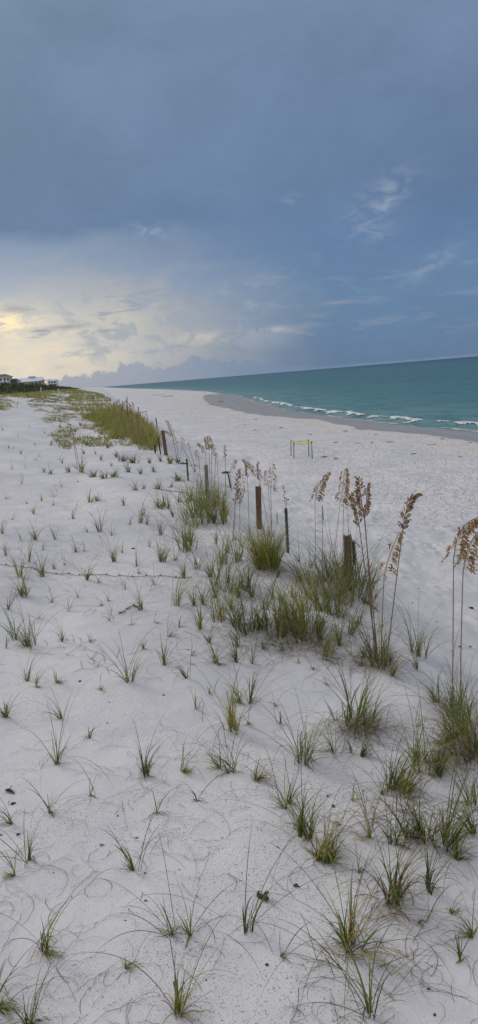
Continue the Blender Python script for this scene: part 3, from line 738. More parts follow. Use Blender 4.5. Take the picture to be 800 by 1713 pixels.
# ------------------------------------------------------------------ sea oats
def plume(mb, pts, size, dark, full, side, bigger=1):
    """drooping flat spikelets hung along the upper stalk"""
    pts = [np.array(p) for p in pts]; n = len(pts)
    cum = np.linspace(0, 1, n)
    num = int(46*full)
    for i in range(num):
        s = (i+random.random()*.6)/num; k = min(int(s*(n-1)), n-2); fr = s*(n-1)-k
        p = pts[k]*(1-fr)+pts[k+1]*fr; tdir = pts[k+1]-pts[k]; tdir = tdir/np.linalg.norm(tdir)
        ln = size*((.12 if dark else .18)*(1-s)**.6+.055)*random.uniform(.7, 1.25)
        a = random.gauss(0, .55); out = np.array([side*math.cos(a), math.sin(a), 0.])
        if random.random() < .25: out = -out
        d0 = tdir*(1.15 if dark else .8)+out*(.45 if dark else .65); q = p.copy(); path = [q.copy()]
        for j in range(4):
            d0 = d0+np.array([0, 0, -.38 if not dark else -.16]); dd = d0/np.linalg.norm(d0); q = q+dd*ln/4; path.append(q.copy())
        c = PAL['straw'] if not dark else PAL['brown']
        base_c = random.choice([(.52, .34, .15), (.45, .27, .10), (.33, .19, .075), (.62, .45, .24)]) if not dark else random.choice([(.28, .15, .055), (.36, .20, .075), (.17, .09, .04), (.50, .32, .15)])
        mb.tube(path, .0012, 3, False, base_c)
        for j in range(2, 5):
            for rep in range(2):
                cpt = path[j]+np.array([random.gauss(0, .004), random.gauss(0, .004), 0]); dd = (path[j]-path[j-1]); dd = dd/np.linalg.norm(dd)+np.array([random.gauss(0, .3), random.gauss(0, .3), -.25])
                dd /= np.linalg.norm(dd); sl = random.uniform(.018, .032)*(size/.32)**.5*max(1, bigger); sw2 = sl*.24
                sd_ = np.cross(dd, np.array([random.gauss(0, 1), random.gauss(0, 1), .2])); sd_ /= np.linalg.norm(sd_)+1e-6; th_ = np.cross(dd, sd_)*sw2*.35
                v = [cpt, cpt+dd*sl*.45+sd_*sw2, cpt+dd*sl, cpt+dd*sl*.45-sd_*sw2, cpt+dd*sl*.5+th_, cpt+dd*sl*.5-th_]
                mb.add(v, [(0, 1, 4), (1, 2, 4), (2, 3, 4), (3, 0, 4), (1, 0, 5), (2, 1, 5), (3, 2, 5), (0, 3, 5)], base_c)
def sea_oats(bpx, bpy_, stalks, label, mark=None, leafn=0, lh=60, name='sea_oats_plant', thick=1.):
    base = at(bpx, bpy_); d = depth_of(base); root = empty(name, tuple(base))
    for (sx, sy, pbx, pby, mids, dark, full) in stalks:
        b = at(sx, sy); 
        if abs(depth_of(b)-d) > 2.5: b = base+np.array([(sx-bpx)*d/FPX, 0, 0]); b[2] = float(ground(b[0], b[1]))
        dd = depth_of(b)+random.uniform(-.08, .08)
        pb = at_depth(pbx, pby, dd); tp = [at_depth(x, y, dd) for x, y in mids]
        ctrl = [b+[0, 0, -.03], b*.6+pb*.4+np.array([random.uniform(-.02, .02), random.uniform(-.02, .02), 0])]
        path = []
        for s in np.linspace(0, 1, 9): 
            q = (1-s)**2*ctrl[0]+2*s*(1-s)*ctrl[1]+s*s*pb; path.append(q-base)
        rr = .0042*max(1, d/13)*thick
        pl_pts = [pb-base]+[t-base for t in tp]
        # smooth the plume axis
        ax = []
        P_ = [np.array(q) for q in pl_pts]
        if len(P_) == 2: P_ = [P_[0], (P_[0]+P_[1])/2, P_[1]]
        for i in range(len(P_)-1):
            for s in np.linspace(0, 1, 5)[:-1]: ax.append(P_[i]*(1-s)+P_[i+1]*s)
        ax.append(P_[-1])
        for it in range(3): ax = [ax[0]]+[(ax[i-1]+ax[i]*2+ax[i+1])/4 for i in range(1, len(ax)-1)]+[ax[-1]]
        m = MB(); m.tube(path+ax[1:], [rr*(1.1-.5*i/len(path+ax)) for i in range(len(path+ax)-1)], 5)
        cst = (.26, .19, .12) if not dark else (.17, .105, .07)
        m.c = [cst]*len(m.v); st = m.build('stalk', M['blade'], root, cols=True)
        if full > 0:
            m = MB(); size = float(np.linalg.norm(ax[-1]-ax[0])); plume(m, ax, max(.14, min(size, .5)), dark, full, 1 if mids[-1][0] >= pbx else -1, (d/13)**.3)
            m.build('seed_head', M['blade'], st, cols=True)
        # one or two stem leaves
        if d < 18:
            k = 2; p0 = path[3]+base; bb = np.repeat(p0[None, :], k, 0)
            g = grow(bb, rng.uniform(0, 6.28, k), rng.uniform(.3, .7, k), rng.uniform(.25, .5, k), rng.uniform(.8, 1.8, k), np.full(k, .005), 8, tone=('straw', 'olive'), tipc=('straw', 'brown'))
            blade_mesh('stem_leaf', g, st, tuple(base))
    if leafn:
        H = lh*d/FPX
        blade_mesh('basal_leaves', blades_for(base, H, leafn, .22, .9, 1.4, (0, 0), ('green', 'deep', 'olive'), wd=.0065), root, tuple(base))
        blade_mesh('dead_leaves', blades_for(base, H*.8, leafn*.9, .34, 1.7, 2.8, (-.15, 0), ('brown', 'straw', 'brown'), ('straw', 'brown'), wd=.005), root, tuple(base))
        if d < 14: blade_mesh('trailing_blades', trails_for(base, H, 10), root, tuple(base))
    tag(root, label, 'sea oats', 'sea oats with seed plumes'); 
    if mark: marker(mark, bpx, bpy_); marker(mark, stalks[0][2], stalks[0][3])
    return root
sea_oats(630, 1108, [(634, 1110, 602, 885, [(597, 855), (589, 829)], True, .85), (628, 1107, 611, 873, [(605, 840), (600, 801)], True, 1.),
    (633, 1106, 610, 868, [(613, 840), (615, 812)], True, .8), (638, 1104, 643, 962, [(652, 925), (669, 889)], False, .8),
    (646, 1108, 673, 893, [(677, 862), (688, 832), (699, 826)], True, 1.5), (629, 1104, 624, 1010, [(622, 985)], False, 0)],
    'tall sea oats clump with dark brown seed heads right of the largest wooden post', 'the dark-plumed sea oats', 70, 95, thick=1.2)
sea_oats(767, 1195, [(757, 1190, 759, 935, [(764, 900), (780, 874), (808, 861)], False, 1.9), (771, 1192, 775, 955, [(781, 920), (794, 895), (812, 878)], False, 1.9)],
    'sea oats at the right edge with two pale arching plumes of flat seeds', 'the arching pale sea oats', 75, 95, thick=1.2)
sea_oats(527, 978, [(527, 978, 527, 838, [(532, 812), (549, 789)], False, 1.5), (541, 985, 540, 880, [(539, 856)], False, 0)],
    'sea oats with one full tan plume leaning right, left of the largest post', 'the single tan plume', 26, 55)
sea_oats(555, 1000, [(553, 1000, 569, 842, [(574, 815), (577, 784)], False, 1.6), (575, 990, 575, 845, [(576, 832)], False, .2), (583, 985, 582, 850, [(580, 838)], False, .2)],
    'sea oats with a tan plume just above the top of the largest post', 'the post-side tan oats', 22, 50)
sea_oats(455, 905, [(455, 905, 453, 822, [(455, 800), (456, 776)], False, .6), (456, 900, 449, 816, [(447, 800), (446, 786)], False, .4), (454, 903, 433, 796, [(424, 780), (408, 768)], False, .9),
    (437, 890, 433.5, 805, [(433, 790), (432, 774)], True, .6)], 'sea oats with thin plumes, one arching left, above the reddish brown post', 'the reddish-post sea oats', 14, 40)
sea_oats(390, 905, [(389, 905, 393, 843, [(396, 815), (399, 787)], True, 1.), (391, 903, 395, 842, [(403, 828), (407, 816)], False, .7), (417, 900, 414, 800, [(413, 786), (412, 775)], True, .7),
    (402, 900, 402, 815, [(406, 800), (409, 786)], False, .2)], 'pinkish brown dead sea oats clump left of the reddish brown post', 'the pinkish dead sea oats', 14, 45)
sea_oats(350, 828, [(350, 828, 343, 757, [(338, 745), (331, 741)], False, .8), (352, 828, 350, 752, [(347, 740), (344, 731)], False, .9), (355, 828, 354, 750, [(351, 738), (349, 729)], False, 1.),
    (358, 828, 361, 762, [(359, 750), (355, 742)], False, .6), (338, 826, 333, 770, [(330, 760), (328, 752)], False, .4), (366, 826, 364, 775, [(363, 765), (362, 757)], False, .3)],
    'cluster of small tan sea oats plumes above the grey wooden post', 'the tan plume cluster', 12, 40)
sea_oats(299, 772, [(300, 772, 296, 743, [(291, 725), (285, 712), (279, 703)], False, 1.2), (298, 772, 288, 729, [(281, 722), (276, 721)], False, .7)],
    'lone sea oats plume arching left beside the farthest brown post', 'the lone arching plume', 10, 20)
sea_oats(326, 790, [(326, 790, 308, 752, [(306, 741), (305, 731)], False, .4), (328, 790, 318, 752, [(316, 745), (315, 740)], False, .2)], 'thin bent sea oats stems right of the lone arching plume', None, 8, 18)
sea_oats(378, 830, [(378, 830, 377, 768, [(377, 758), (376, 745)], True, .4)], 'single thin upright dark seed stalk above the stake with oval cap', None, 5, 20)
sea_oats(386, 815, [(388, 822, 385, 790, [(390, 775), (394, 768)], False, .5)], 'small pale curved seed stalk touching the stake with oval cap', None, 4, 16)
sea_oats(477, 860, [(477, 860, 477, 842, [(476, 830), (475, 812)], True, .25), (478, 862, 480, 838, [(482, 834), (483, 836)], True, .3)], 'small branching weed stem just above the black banded stake', None, 4, 14, 'weed_stem')
sea_oats(133, 785, [(134, 785, 125, 735, [(119, 718), (113, 701)], False, .35), (131, 785, 122, 728, [(118, 716), (115, 708)], False, .15), (138, 783, 137, 752, [(138, 745), (139, 740)], False, .1)],
    'lone bent sea oats stalk on the left dune sand', 'the lone left stalk', 22, 30)
for i, (bx, by, tx_, ty_) in enumerate([(214, 735, 205, 672), (206, 722, 199, 668), (218, 738, 210, 668), (224, 742, 217, 675), (229, 744, 221, 672), (233, 746, 228, 690), (237, 750, 231, 682), (239, 752, 234, 690), (200, 712, 195, 670),
                                        (221, 740, 213, 680), (208, 728, 202, 676), (241, 755, 237, 700), (196, 706, 190, 674), (226, 742, 220, 684)]):
    mx = (tx_+(1 if i % 2 else -2), ty_+15)
    o = sea_oats(bx, by, [(bx, by, mx[0], mx[1], [(tx_+.5, ty_+7), (tx_, ty_)], i % 3 == 0, .5)], 'x', None, 0)
    auto_label(o, 'dark brown seed stalk' if i % 3 == 0 else 'slender tan seed stalk', tx_, ty_)
marker('the bank plumes', 215, 690)

# ------------------------------------------------------------------ landmark tufts (hand-written labels)
G, Dp = ('green', 'olive'), ('deep', 'green')
tuft(448, 948, 74, 'D', 0, 'round bright green grass clump between the reddish post and the black banded stake', 'the bright green clump', ('olive', 'green', 'olive', 'yel', 'olive'), name='grass_clump', dry=.06)
tuft(413, 1558, 135, 's', .1, 'tall sparse upright tuft beside the charred twig in the foreground', 'the tall upright tuft', Dp, spread=.5)
tuft(585, 1585, 95, 'l', .1, 'wildly curling tuft with arching yellow blades and looping dead leaves', 'the curling yellow tuft', ('green', 'yel', 'deep'), trails=16, spread=1.3)
tuft(620, 1702, 125, 's', -.1, 'loose tall tuft at the bottom edge below the curling yellow tuft', 'the bottom edge right tuft', Dp, trails=8)
tuft(300, 1700, 105, 'm', .5, 'broad arching tuft at the bottom edge with blades sweeping right', 'the broad bottom tuft', ('green', 'olive', 'yel'), trails=9, spread=1.5)
tuft(72, 1590, 68, 'm', 0, 'compact upright yellow-green tuft alone near the lower left corner', 'the compact lower left tuft', ('olive', 'yel', 'green'), spread=.5)
tuft(657, 1506, 112, 'l', .1, 'reddish brown based tuft above the curling yellow tuft', 'the reddish tuft', ('deep', 'red', 'green'), dry=.7)
tuft(718, 1490, 82, 'm', .1, 'neat dark upright tuft right of the reddish tuft', 'the neat dark tuft', ('deep',), spread=.35, dry=.1)
tuft(222, 1457, 55, 's', -.6, 'small bright tuft with long blades thrown to the left', 'the left-thrown tuft', G, trails=8)
tuft(242, 1300, 60, 'm', .1, 'stiff dark green tuft in the middle left foreground', 'the stiff middle-left tuft', Dp, spread=.5, trails=5)
tuft(95, 1280, 78, 's', .6, 'tuft with long arches sweeping right on the left side', 'the arching left tuft', G, trails=6, spread=1.4)
tuft(505, 1273, 92, 'l', .2, 'tall fan-shaped green tuft in the middle of the sand', 'the fan-shaped tuft', ('green', 'olive'), trails=7)
tuft(600, 1212, 88, 'd', .5, 'large thick tuft leaning right below the dark-plumed sea oats', 'the thick right-leaning tuft', ('green', 'olive', 'green'), dry=.5)
tuft(388, 1222, 78, 'l', .05, 'dense upright tuft with yellow tips left of centre', 'the yellow-tipped dense tuft', ('green', 'olive', 'yel'), spread=.4)
tuft(215, 1140, 72, 'm', .2, 'spreading yellow-orange streaked tuft left of centre', 'the spreading yellow tuft', ('yel', 'green', 'olive'), spread=1.3)
tuft(390, 1293, 72, 'm', -.5, 'tuft with two leaning fans below the yellow-tipped dense tuft', 'the two-fan tuft', G)
tuft(543, 1438, 72, 'l', .4, 'loose tuft curving right below the fan-shaped tuft', 'the curving centre tuft', ('green', 'yel', 'olive'))
tuft(787, 1262, 105, 'd', -.2, 'big brown-skirted clump at the right edge below the pale sea oats', 'the brown-skirted clump', ('green', 'brown', 'olive'), dry=1.2)
tuft(697, 1095, 75, 'l', .1, 'dark tuft with a tall middle spike right of the dark-plumed sea oats', 'the spiked dark tuft', ('deep', 'green'))
tuft(47, 1440, 88, 's', .1, 'tall thin upright tuft near the left edge', 'the thin left tuft', ('green', 'olive'), spread=.3)
tuft(287, 1566, 68, 's', -.1, 'tuft with split straight blades above the broad bottom tuft', 'the split-blade tuft', G)
tuft(595, 997, 78, 'd', .15, 'dense dark grass at the right foot of the largest wooden post', None, Dp)
tuft(313, 918, 48, 'd', .05, 'compact rounded clump below the grey wooden post', 'the compact rounded clump', ('olive', 'green'))
tuft(137, 790, 22, 'l', .1, 'broad low tuft at the foot of the lone left sea oats stalk', 'the broad low tuft', ('green', 'yel'))
tuft(745, 1415, 110, 'l', .6, 'large tuft near the right edge with blades sweeping up right', 'the right-sweeping tuft', ('green', 'deep'))
tuft(168, 890, 34, 'm', .1, 'wide many-bladed tuft in the upper left field', 'the wide upper-left tuft', Dp)
tuft(27, 1070, 50, 'm', -.1, 'bushy dark tuft by the left edge under the runner line', 'the dark left-edge tuft', Dp)
tuft(710, 1282, 80, 'd', .3, 'dense leaning tuft with pale tips left of the brown-skirted clump', 'the pale-tipped leaning tuft', ('green', 'olive'))
# ------------------------------------------------------------------ the other tufts, read off the photograph
ROWS = """560 975 62 d -.1;600 980 66 d .2;575 1000 58 l 0;540 1020 56 l 0;500 1045 50 l .1;445 1050 56 l 0;335 865 50 d 0;350 875 50 l .1;57 860 20 s 0;90 845 9 w 0;122 868 25 s -.1;147 890 18 w 0;187 896 20 w .1;218 878 22 w 0;235 875 36 m .1;245 878 25 s .1;5 893 30 s .2;60 903 26 m 0;93 903 26 s 0;
127 923 20 s -.2;140 922 16 w 0;72 920 15 w 0;268 895 26 m 0;50 940 36 s .1;90 952 30 s .1;33 965 45 m 0;72 965 40 m .1;37 995 42 l 0;145 970 32 m -.1;165 975 16 w .1;190 940 36 m -.1;228 948 30 s .1;
270 940 40 l -.1;260 978 28 s 0;235 1020 36 m -.5;293 1013 46 m .1;182 1005 25 w -.3;87 1008 20 w -.1;170 1013 16 w .3;185 1038 34 w 0;115 1023 30 w .4;50 1080 52 l .2;52 1087 34 w 0;105 1073 32 s .2;10 1085 30 w 0;
220 1045 14 w .5;280 1065 32 s .3;273 1113 46 s .1;313 1135 36 s -.5;360 1110 50 m .2;397 1108 42 m 0;335 1053 40 m -.2;262 1043 16 w .1;330 880 58 d 0;370 875 52 d .1;295 937 20 s 0;330 952 36 m 0;352 965 36 m 0;
380 985 70 d .1;307 967 26 m 0;325 1012 28 m 0;342 1012 36 m .1;367 1040 60 l 0;392 1045 52 l .1;45 1140 40 s .2;60 1150 22 s .6;95 1142 20 s .6;422 925 40 s 0;465 965 26 s .3;507 975 56 l 0;547 972 52 l 0;
525 1005 52 l 0;558 1030 62 d .1;412 1060 60 l 0;430 1055 55 l .1;462 1065 70 l 0;495 1060 66 d -.1;517 1070 60 d 0;545 1100 60 l .1;585 1062 50 m .1;697 1120 30 s .2;525 1120 22 w 0;422 1110 40 s .1;8 1200 36 m .3;
103 1202 40 s -.5;22 1378 40 s -.7;305 1290 32 m .8;262 1360 50 w .2;328 1187 30 w .2;367 1285 48 s -.7;82 1358 42 s .3;402 1175 50 m 0;417 1178 48 s .1;415 1212 28 w 0;482 1343 68 s .1;478 1352 60 s -.3;427 1306 32 m .7;
500 1396 70 m -.1;517 1400 80 m .1;557 1257 44 s -.4;588 1260 28 w 0;604 1265 36 m .6;560 1205 40 w 0;657 1324 66 l .5;677 1330 60 l .5;620 1400 60 s -.3;685 1400 78 m 0;662 1412 70 m .2;716 1406 88 l 0;
25 1465 35 s -.8;320 1565 60 s .3;52 1712 66 m .2;-5 1690 60 m .5;532 1437 60 m .1;560 1435 50 w .2;640 1330 30 s .2;735 1300 60 m .2;765 1440 60 m .4;795 1395 70 m -.2;790 1345 60 m 0;
700 1215 30 w .2;655 1130 36 m .4;610 1100 28 m -.3;570 1080 40 m 0;600 1045 36 m .1;640 1050 26 w .2;760 1235 50 m -.3;730 1175 40 m .2;748 1240 46 m -.2;776 1230 60 l 0;
85 745 12 s 0;85 793 13 m 0;75 790 10 s 0;188 780 10 s 0;215 790 18 m 0;235 793 16 m 0;175 800 16 l 0;155 798 14 l .1;192 798 15 l 0;228 820 18 m 0;240 818 12 s 0;265 818 18 m 0;272 850 32 d 0;300 805 20 l 0;
150 840 20 m 0;163 838 16 m 0;208 845 14 s 0;240 862 16 s 0;157 735 8 s 0;115 750 9 s 0;103 815 12 w 0;90 832 14 w 0;20 785 14 w 0;10 835 16 w 0;37 810 16 w 0;130 806 10 w 0;45 843 10 w 0;70 838 12 w 0;
20 870 18 w .2;35 905 22 w 0;10 930 26 s .1;110 945 18 w 0;205 925 16 w .2;250 915 18 w 0;232 960 14 w 0;210 985 20 w .2;130 1000 16 w 0;65 1035 24 w .2;15 1020 30 s .2;240 1085 20 w .3;150 1075 14 w 0;
300 840 22 m 0;318 838 24 l 0;345 850 40 d 0;360 845 40 d 0;335 850 36 l 0;375 860 36 l .1;315 905 30 l 0;290 865 24 m 0;285 815 14 m 0;258 790 12 m 0;250 775 12 m 0;285 775 14 l 0;270 772 14 m 0;298 775 14 m 0;
362 910 26 s 0;380 925 30 m 0;395 940 36 l 0;372 945 40 l 0;360 1000 40 m 0;410 985 46 l 0;400 1000 40 m .1;425 1000 40 m 0;385 1020 40 m 0;440 1020 46 m .1;470 1010 40 m 0;455 1000 30 s 0;490 1000 40 m 0;
480 1035 46 m 0;540 1050 40 m .2;510 1025 36 l 0;500 940 26 s 0;470 1090 24 s .1;440 1085 30 s 0;400 1080 34 m 0;350 1075 28 s 0;320 1095 20 w 0;300 1050 22 w .2;570 1010 46 d 0;620 985 50 m .2;610 1010 30 m .3;
565 955 30 s 0;522 950 36 s 0;418 905 26 s 0;405 915 30 s 0;430 930 20 s 0;150 1235 20 w .2;170 1155 18 w .2;460 1180 20 w .2;470 1210 26 w .1;350 1160 24 w .3;545 1145 26 w -.2;500 1110 22 w 0;
150 1330 22 w .3;330 1340 20 w 0;590 1340 26 w .3;570 1380 24 w -.3;600 1460 30 w .2;700 1545 26 w .3;770 1610 40 w -.3;790 1570 50 s -.4;755 1530 30 w .2;470 1600 26 w .3;210 1620 26 w .2;
140 760 10 s 0;170 770 12 s 0;195 765 14 m 0;205 772 16 l 0;225 775 18 l 0;180 750 12 m 0;160 760 10 s 0;145 745 9 m 0;125 722 8 m 0;100 715 7 m 0;135 712 8 m 0;60 745 8 w 0;35 760 9 w 0;15 750 8 w 0;60 770 10 w 0;
105 775 10 s 0;115 790 12 m 0;30 730 6 w 0;5 720 6 w 0;50 715 5 w 0;75 725 6 w 0"""
for r in ROWS.replace('\n', '').split(';'):
    q = r.split()
    if len(q) < 5: continue
    tuft(float(q[0]), float(q[1]), float(q[2]), q[3], float(q[4]))

# ------------------------------------------------------------------ grass masses nobody could count
def mass(name, label, pts_uv, H, n_per, wd, tones, spread=.8, droop=1.3, nseg=6, tip=('yel', 'straw')):
    pts = np.repeat(pts_uv, n_per, 0); n = len(pts); pts = pts+rng.normal(0, .12, (n, 2))
    x, y = uv2xy(pts[:, 0], pts[:, 1]); b = np.stack([x, y, ground(x, y)-.02], -1)
    Hn = np.repeat(H, n_per) if hasattr(H, '__len__') else np.full(n, H); dist = np.clip(pts[:, 0], 5, None)
    g = grow(b, rng.uniform(0, 6.28, n), np.abs(rng.normal(0, spread*.4, n)), Hn*rng.uniform(.5, 1.2, n), np.abs(rng.normal(.6, .5, n))*droop,
             np.maximum(wd, dist*.00042), nseg, tone=tones, tipc=tip, follow=False)
    o = blade_mesh(name, g); tag(o, label, None, None, 'stuff'); return o
def scatter(n, u0, u1, vfun, dens=None, pw=1.):
    u = u0+(u1-u0)*rng.random(n)**pw; lo, hi = vfun(u); v = lo+(hi-lo)*rng.random(n)
    if dens is not None:
        k = dens(u, v); m_ = rng.random(n) < k; u, v = u[m_], v[m_]
    return np.stack([u, v], -1)
# the long bank of tall grass running away along the fence line
bank_lo = lambda u: np.interp(u, [34, 38, 45, 57, 75, 100, 150, 220, 300, 420], [1.1, .5, .1, -.4, -1.8, -3.6, -6.2, -8, -11, -14])
bank_hi = lambda u: np.interp(u, [34, 38, 45, 57, 75, 100, 150, 220, 300, 420], [2.2, 2.6, 2.9, 3.1, 3.4, 3.2, 2.6, 1.8, 1.0, -2])
vf = lambda u: (bank_lo(u), bank_hi(u))
p = scatter(3000, 33, 75, vf, lambda u, v: np.clip(.62+1.9*fbm(u/3.2, v/1.0)+.5*(v-bank_lo(u)-.8), .0, 1), 1.3)
mass('tall_grass_bank', 'long bank of tall olive green grass running away along the fence line', p, rng.uniform(.5, 1.0, len(p))*np.clip(1.15-(p[:, 1]-bank_lo(p[:, 0])<.5)*.35, 0, 2), 6, .014, ('olive', 'green', 'olive', 'yel', 'olive'), .8, 1.2)
p = scatter(4200, 72, 420, vf, lambda u, v: np.clip(.75+1.6*fbm(u/12, v/2.2), .0, 1), 1.6)
mass('distant_dune_grass', 'distant olive green dune grass thinning toward the horizon', p, rng.uniform(.35, .8, len(p)), 4, .03, ('olive', 'green', 'yel'), 1., 1.2, 4)
# low patchy cover on the sand left of the bank
p = scatter(6500, 36, 190, lambda u: (bank_lo(u)-.04*u-1.2, bank_lo(u)+.8), lambda u, v: np.clip(2.6*fbm(u/7, v/1.2)+.30, 0, 1), 1.1)
mass('creeping_ground_cover', 'low patchy green ground cover creeping over the pale sand', p, rng.uniform(.12, .32, len(p)), 7, .03, ('green', 'olive', 'deep', 'yel'), 2.0, 1.5, 4)
# olive meadow under the hill
p = scatter(9000, 75, 520, lambda u: (np.full_like(u, -19), -np.interp(u, [75, 120, 200, 520], [8.8, 9.2, 9, 8])), lambda u, v: np.clip(.5+1.3*fbm(u/20, v/2.5)+(-v-12)*.12, 0, 1), 1.4)
mass('meadow_grass', 'olive and yellow meadow grass below the scrub covered hill', p, rng.uniform(.25, .6, len(p)), 4, .05, ('olive', 'yel', 'green', 'olive'), 1.2, 1.2, 4)
# curly dead blades lying on the sand
def litter():
    n = 900; px = rng.uniform(-30, 830, n); py = 1040+680*rng.random(n)**.8; G3 = []
    B = [at(a, b) for a, b in zip(px, py) if vnoise(a/90., b/70.)*1.1 > rng.random()*.8+.12]
    B = np.array([b for b in B if b is not None]); n = len(B)
    g = grow(B, rng.uniform(0, 6.28, n), np.full(n, 1.5), rng.uniform(.08, .55, n), np.full(n, .4), rng.uniform(.0022, .0036, n), 16, curl=rng.uniform(-14, 14, n), tone=('brown', 'brown', 'straw'), tipc=('brown', 'brown'))
    G3.append(g)
    n = 900; px = rng.uniform(0, 640, n); py = rng.uniform(800, 1120, n)
    B = np.array([b for b in (at(a, c) for a, c in zip(px, py) if vnoise(a/50., c/30.) > .5) if b is not None and xy2uv(b[0], b[1])[1] < 5]); n = len(B)
    G3.append(grow(B, rng.uniform(0, 6.28, n), np.full(n, 1.45), rng.uniform(.1, .5, n), np.full(n, .5), np.full(n, .0045), 8, curl=rng.uniform(-6, 6, n), tone=('straw', 'brown'), tipc=('straw', 'brown')))
    n = 1100; px = rng.uniform(-20, 420, n); py = rng.uniform(690, 1000, n)
    B = np.array([b for b in (at(a, c) for a, c in zip(px, py) if vnoise(a/40.+9, c/22.) > .42) if b is not None and xy2uv(b[0], b[1])[1] < 4]); n = len(B)
    G3.append(grow(B, rng.uniform(0, 6.28, n), rng.uniform(.3, 1.5, n), rng.uniform(.12, .4, n), rng.uniform(.3, 1.8, n), np.maximum(.004, .00032*np.hypot(B[:, 0], B[:, 1])), 7, curl=rng.uniform(-4, 4, n), tone=('straw', 'olive', 'brown', 'green'), tipc=('straw', 'brown')))
    o = blade_mesh('dry_grass_litter', cat_geo(G3)); tag(o, 'curling dead grass strands lying loose on the sand', None, None, 'stuff')
litter()
# tangled dead thatch under the clumps near the fence line
def thatch():
    pts = []
    for (cx, cy, sx, sy, n) in ((560, 1060, 45, 22, 200), (500, 1080, 50, 12, 200), (630, 1112, 24, 8, 190), (400, 1020, 40, 30, 170), (600, 1222, 26, 9, 150), (775, 1235, 25, 32, 260), (690, 1370, 50, 30, 120), (345, 860, 35, 22, 130), (610, 1060, 30, 15, 90), (450, 955, 22, 7, 110), (590, 1600, 26, 12, 30), (657, 1515, 18, 8, 30)):
        for k in range(n):
            b = at(cx+rng.normal(0, sx), cy+rng.normal(0, sy))
            if b is not None: pts.append(b)
    B = np.array(pts); n = len(B)
    g = grow(B, rng.uniform(0, 6.28, n), rng.uniform(.8, 1.5, n), rng.uniform(.12, .45, n), rng.uniform(.8, 2, n), np.full(n, .0042), 10, curl=rng.uniform(-12, 12, n), tone=('brown', 'straw', 'brown', 'olive'), tipc=('straw', 'brown'))
    o = blade_mesh('dead_thatch', g); tag(o, 'tangled brown dead thatch around the grass clumps', None, None, 'stuff')
thatch()

# ------------------------------------------------------------------ hill scrub, houses
def scrub():
    V = []; F = []; Cc = []; b = 0
    for i in range(3400):
        u = 105+560*random.random()**1.2; v = -17.6-17*random.random()**1.3; x, y = uv2xy(u, v); z0 = float(ground(x, y))
        hgt = (.5+1.3*random.random())*min(1, (-v-16.4)/4)*(.65 if u > 430 else 1); r = random.uniform(.6, 1.5)
        g = random.choice([(.040, .062, .026), (.055, .075, .030), (.075, .090, .038), (.050, .060, .030)])
        n = 11
        c = np.array([x, y, z0]); pts = rng.normal(0, 1, (n, 3)); pts /= np.linalg.norm(pts, axis=1, keepdims=True); pts[:, 2] = np.abs(pts[:, 2])
        pts = c+pts*np.array([r, r, hgt])*rng.uniform(.55, 1, (n, 1)); s = rng.uniform(.12, .34, n)
        a_ = rng.normal(0, 1, (n, 3)); a_ /= np.linalg.norm(a_, axis=1, keepdims=True); b_ = np.cross(a_, rng.normal(0, 1, (n, 3))); b_ /= np.linalg.norm(b_, axis=1, keepdims=True)+1e-6
        q = np.stack([pts-a_*s[:, None], pts-b_*s[:, None]*.6, pts+a_*s[:, None], pts+b_*s[:, None]*.6], 1).reshape(-1, 3)
        V.append(q); F.append(np.arange(n*4).reshape(n, 4)+b); b += n*4; Cc.append(np.repeat(np.array(g)[None, :]*rng.uniform(.75, 1.3, (n, 1)), 4, 0))
    o = blade_mesh('hill_scrub', (np.concatenate(V), np.concatenate(F), np.concatenate(Cc))); tag(o, 'dark green scrub covering the low hill in front of the houses', None, None, 'stuff')
scrub()
# the hill's own dark turf sheet just under the scrub keeps the sand from showing through
hu = np.array(axis(95, 900, 3, .0)); hv = np.array([-200, -120, -70, -45]+list(np.linspace(-36, -17.6, 26))); HU, HV = np.meshgrid(hu, hv, indexing='ij')
hx, hy = uv2xy(HU, HV+1.2*fbm(HU/15, HV*0, 2)); hz = ground(hx, hy)+.12*np.clip((-17.6-HV)/1.5, -.5, 1)+.25*np.clip(fbm(HU/4, HV/3), 0, 1)*np.clip((-18.5-HV)/2, 0, 1)
n0, n1 = HU.shape; ix = np.arange(n0*n1).reshape(n0, n1); q = np.ascontiguousarray(np.stack([ix[:-1, :-1], ix[:-1, 1:], ix[1:, 1:], ix[1:, :-1]], -1).reshape(-1, 4)[:, ::-1])
mt = mat_plain('hill_turf', (.045, .06, .026), (.085, .09, .04), .6, .95)
tag(link_mesh('hill', np.stack([hx, hy, hz], -1).reshape(-1, 3), q, mt, smooth=True), 'low green hill behind the meadow', None, None, 'structure')

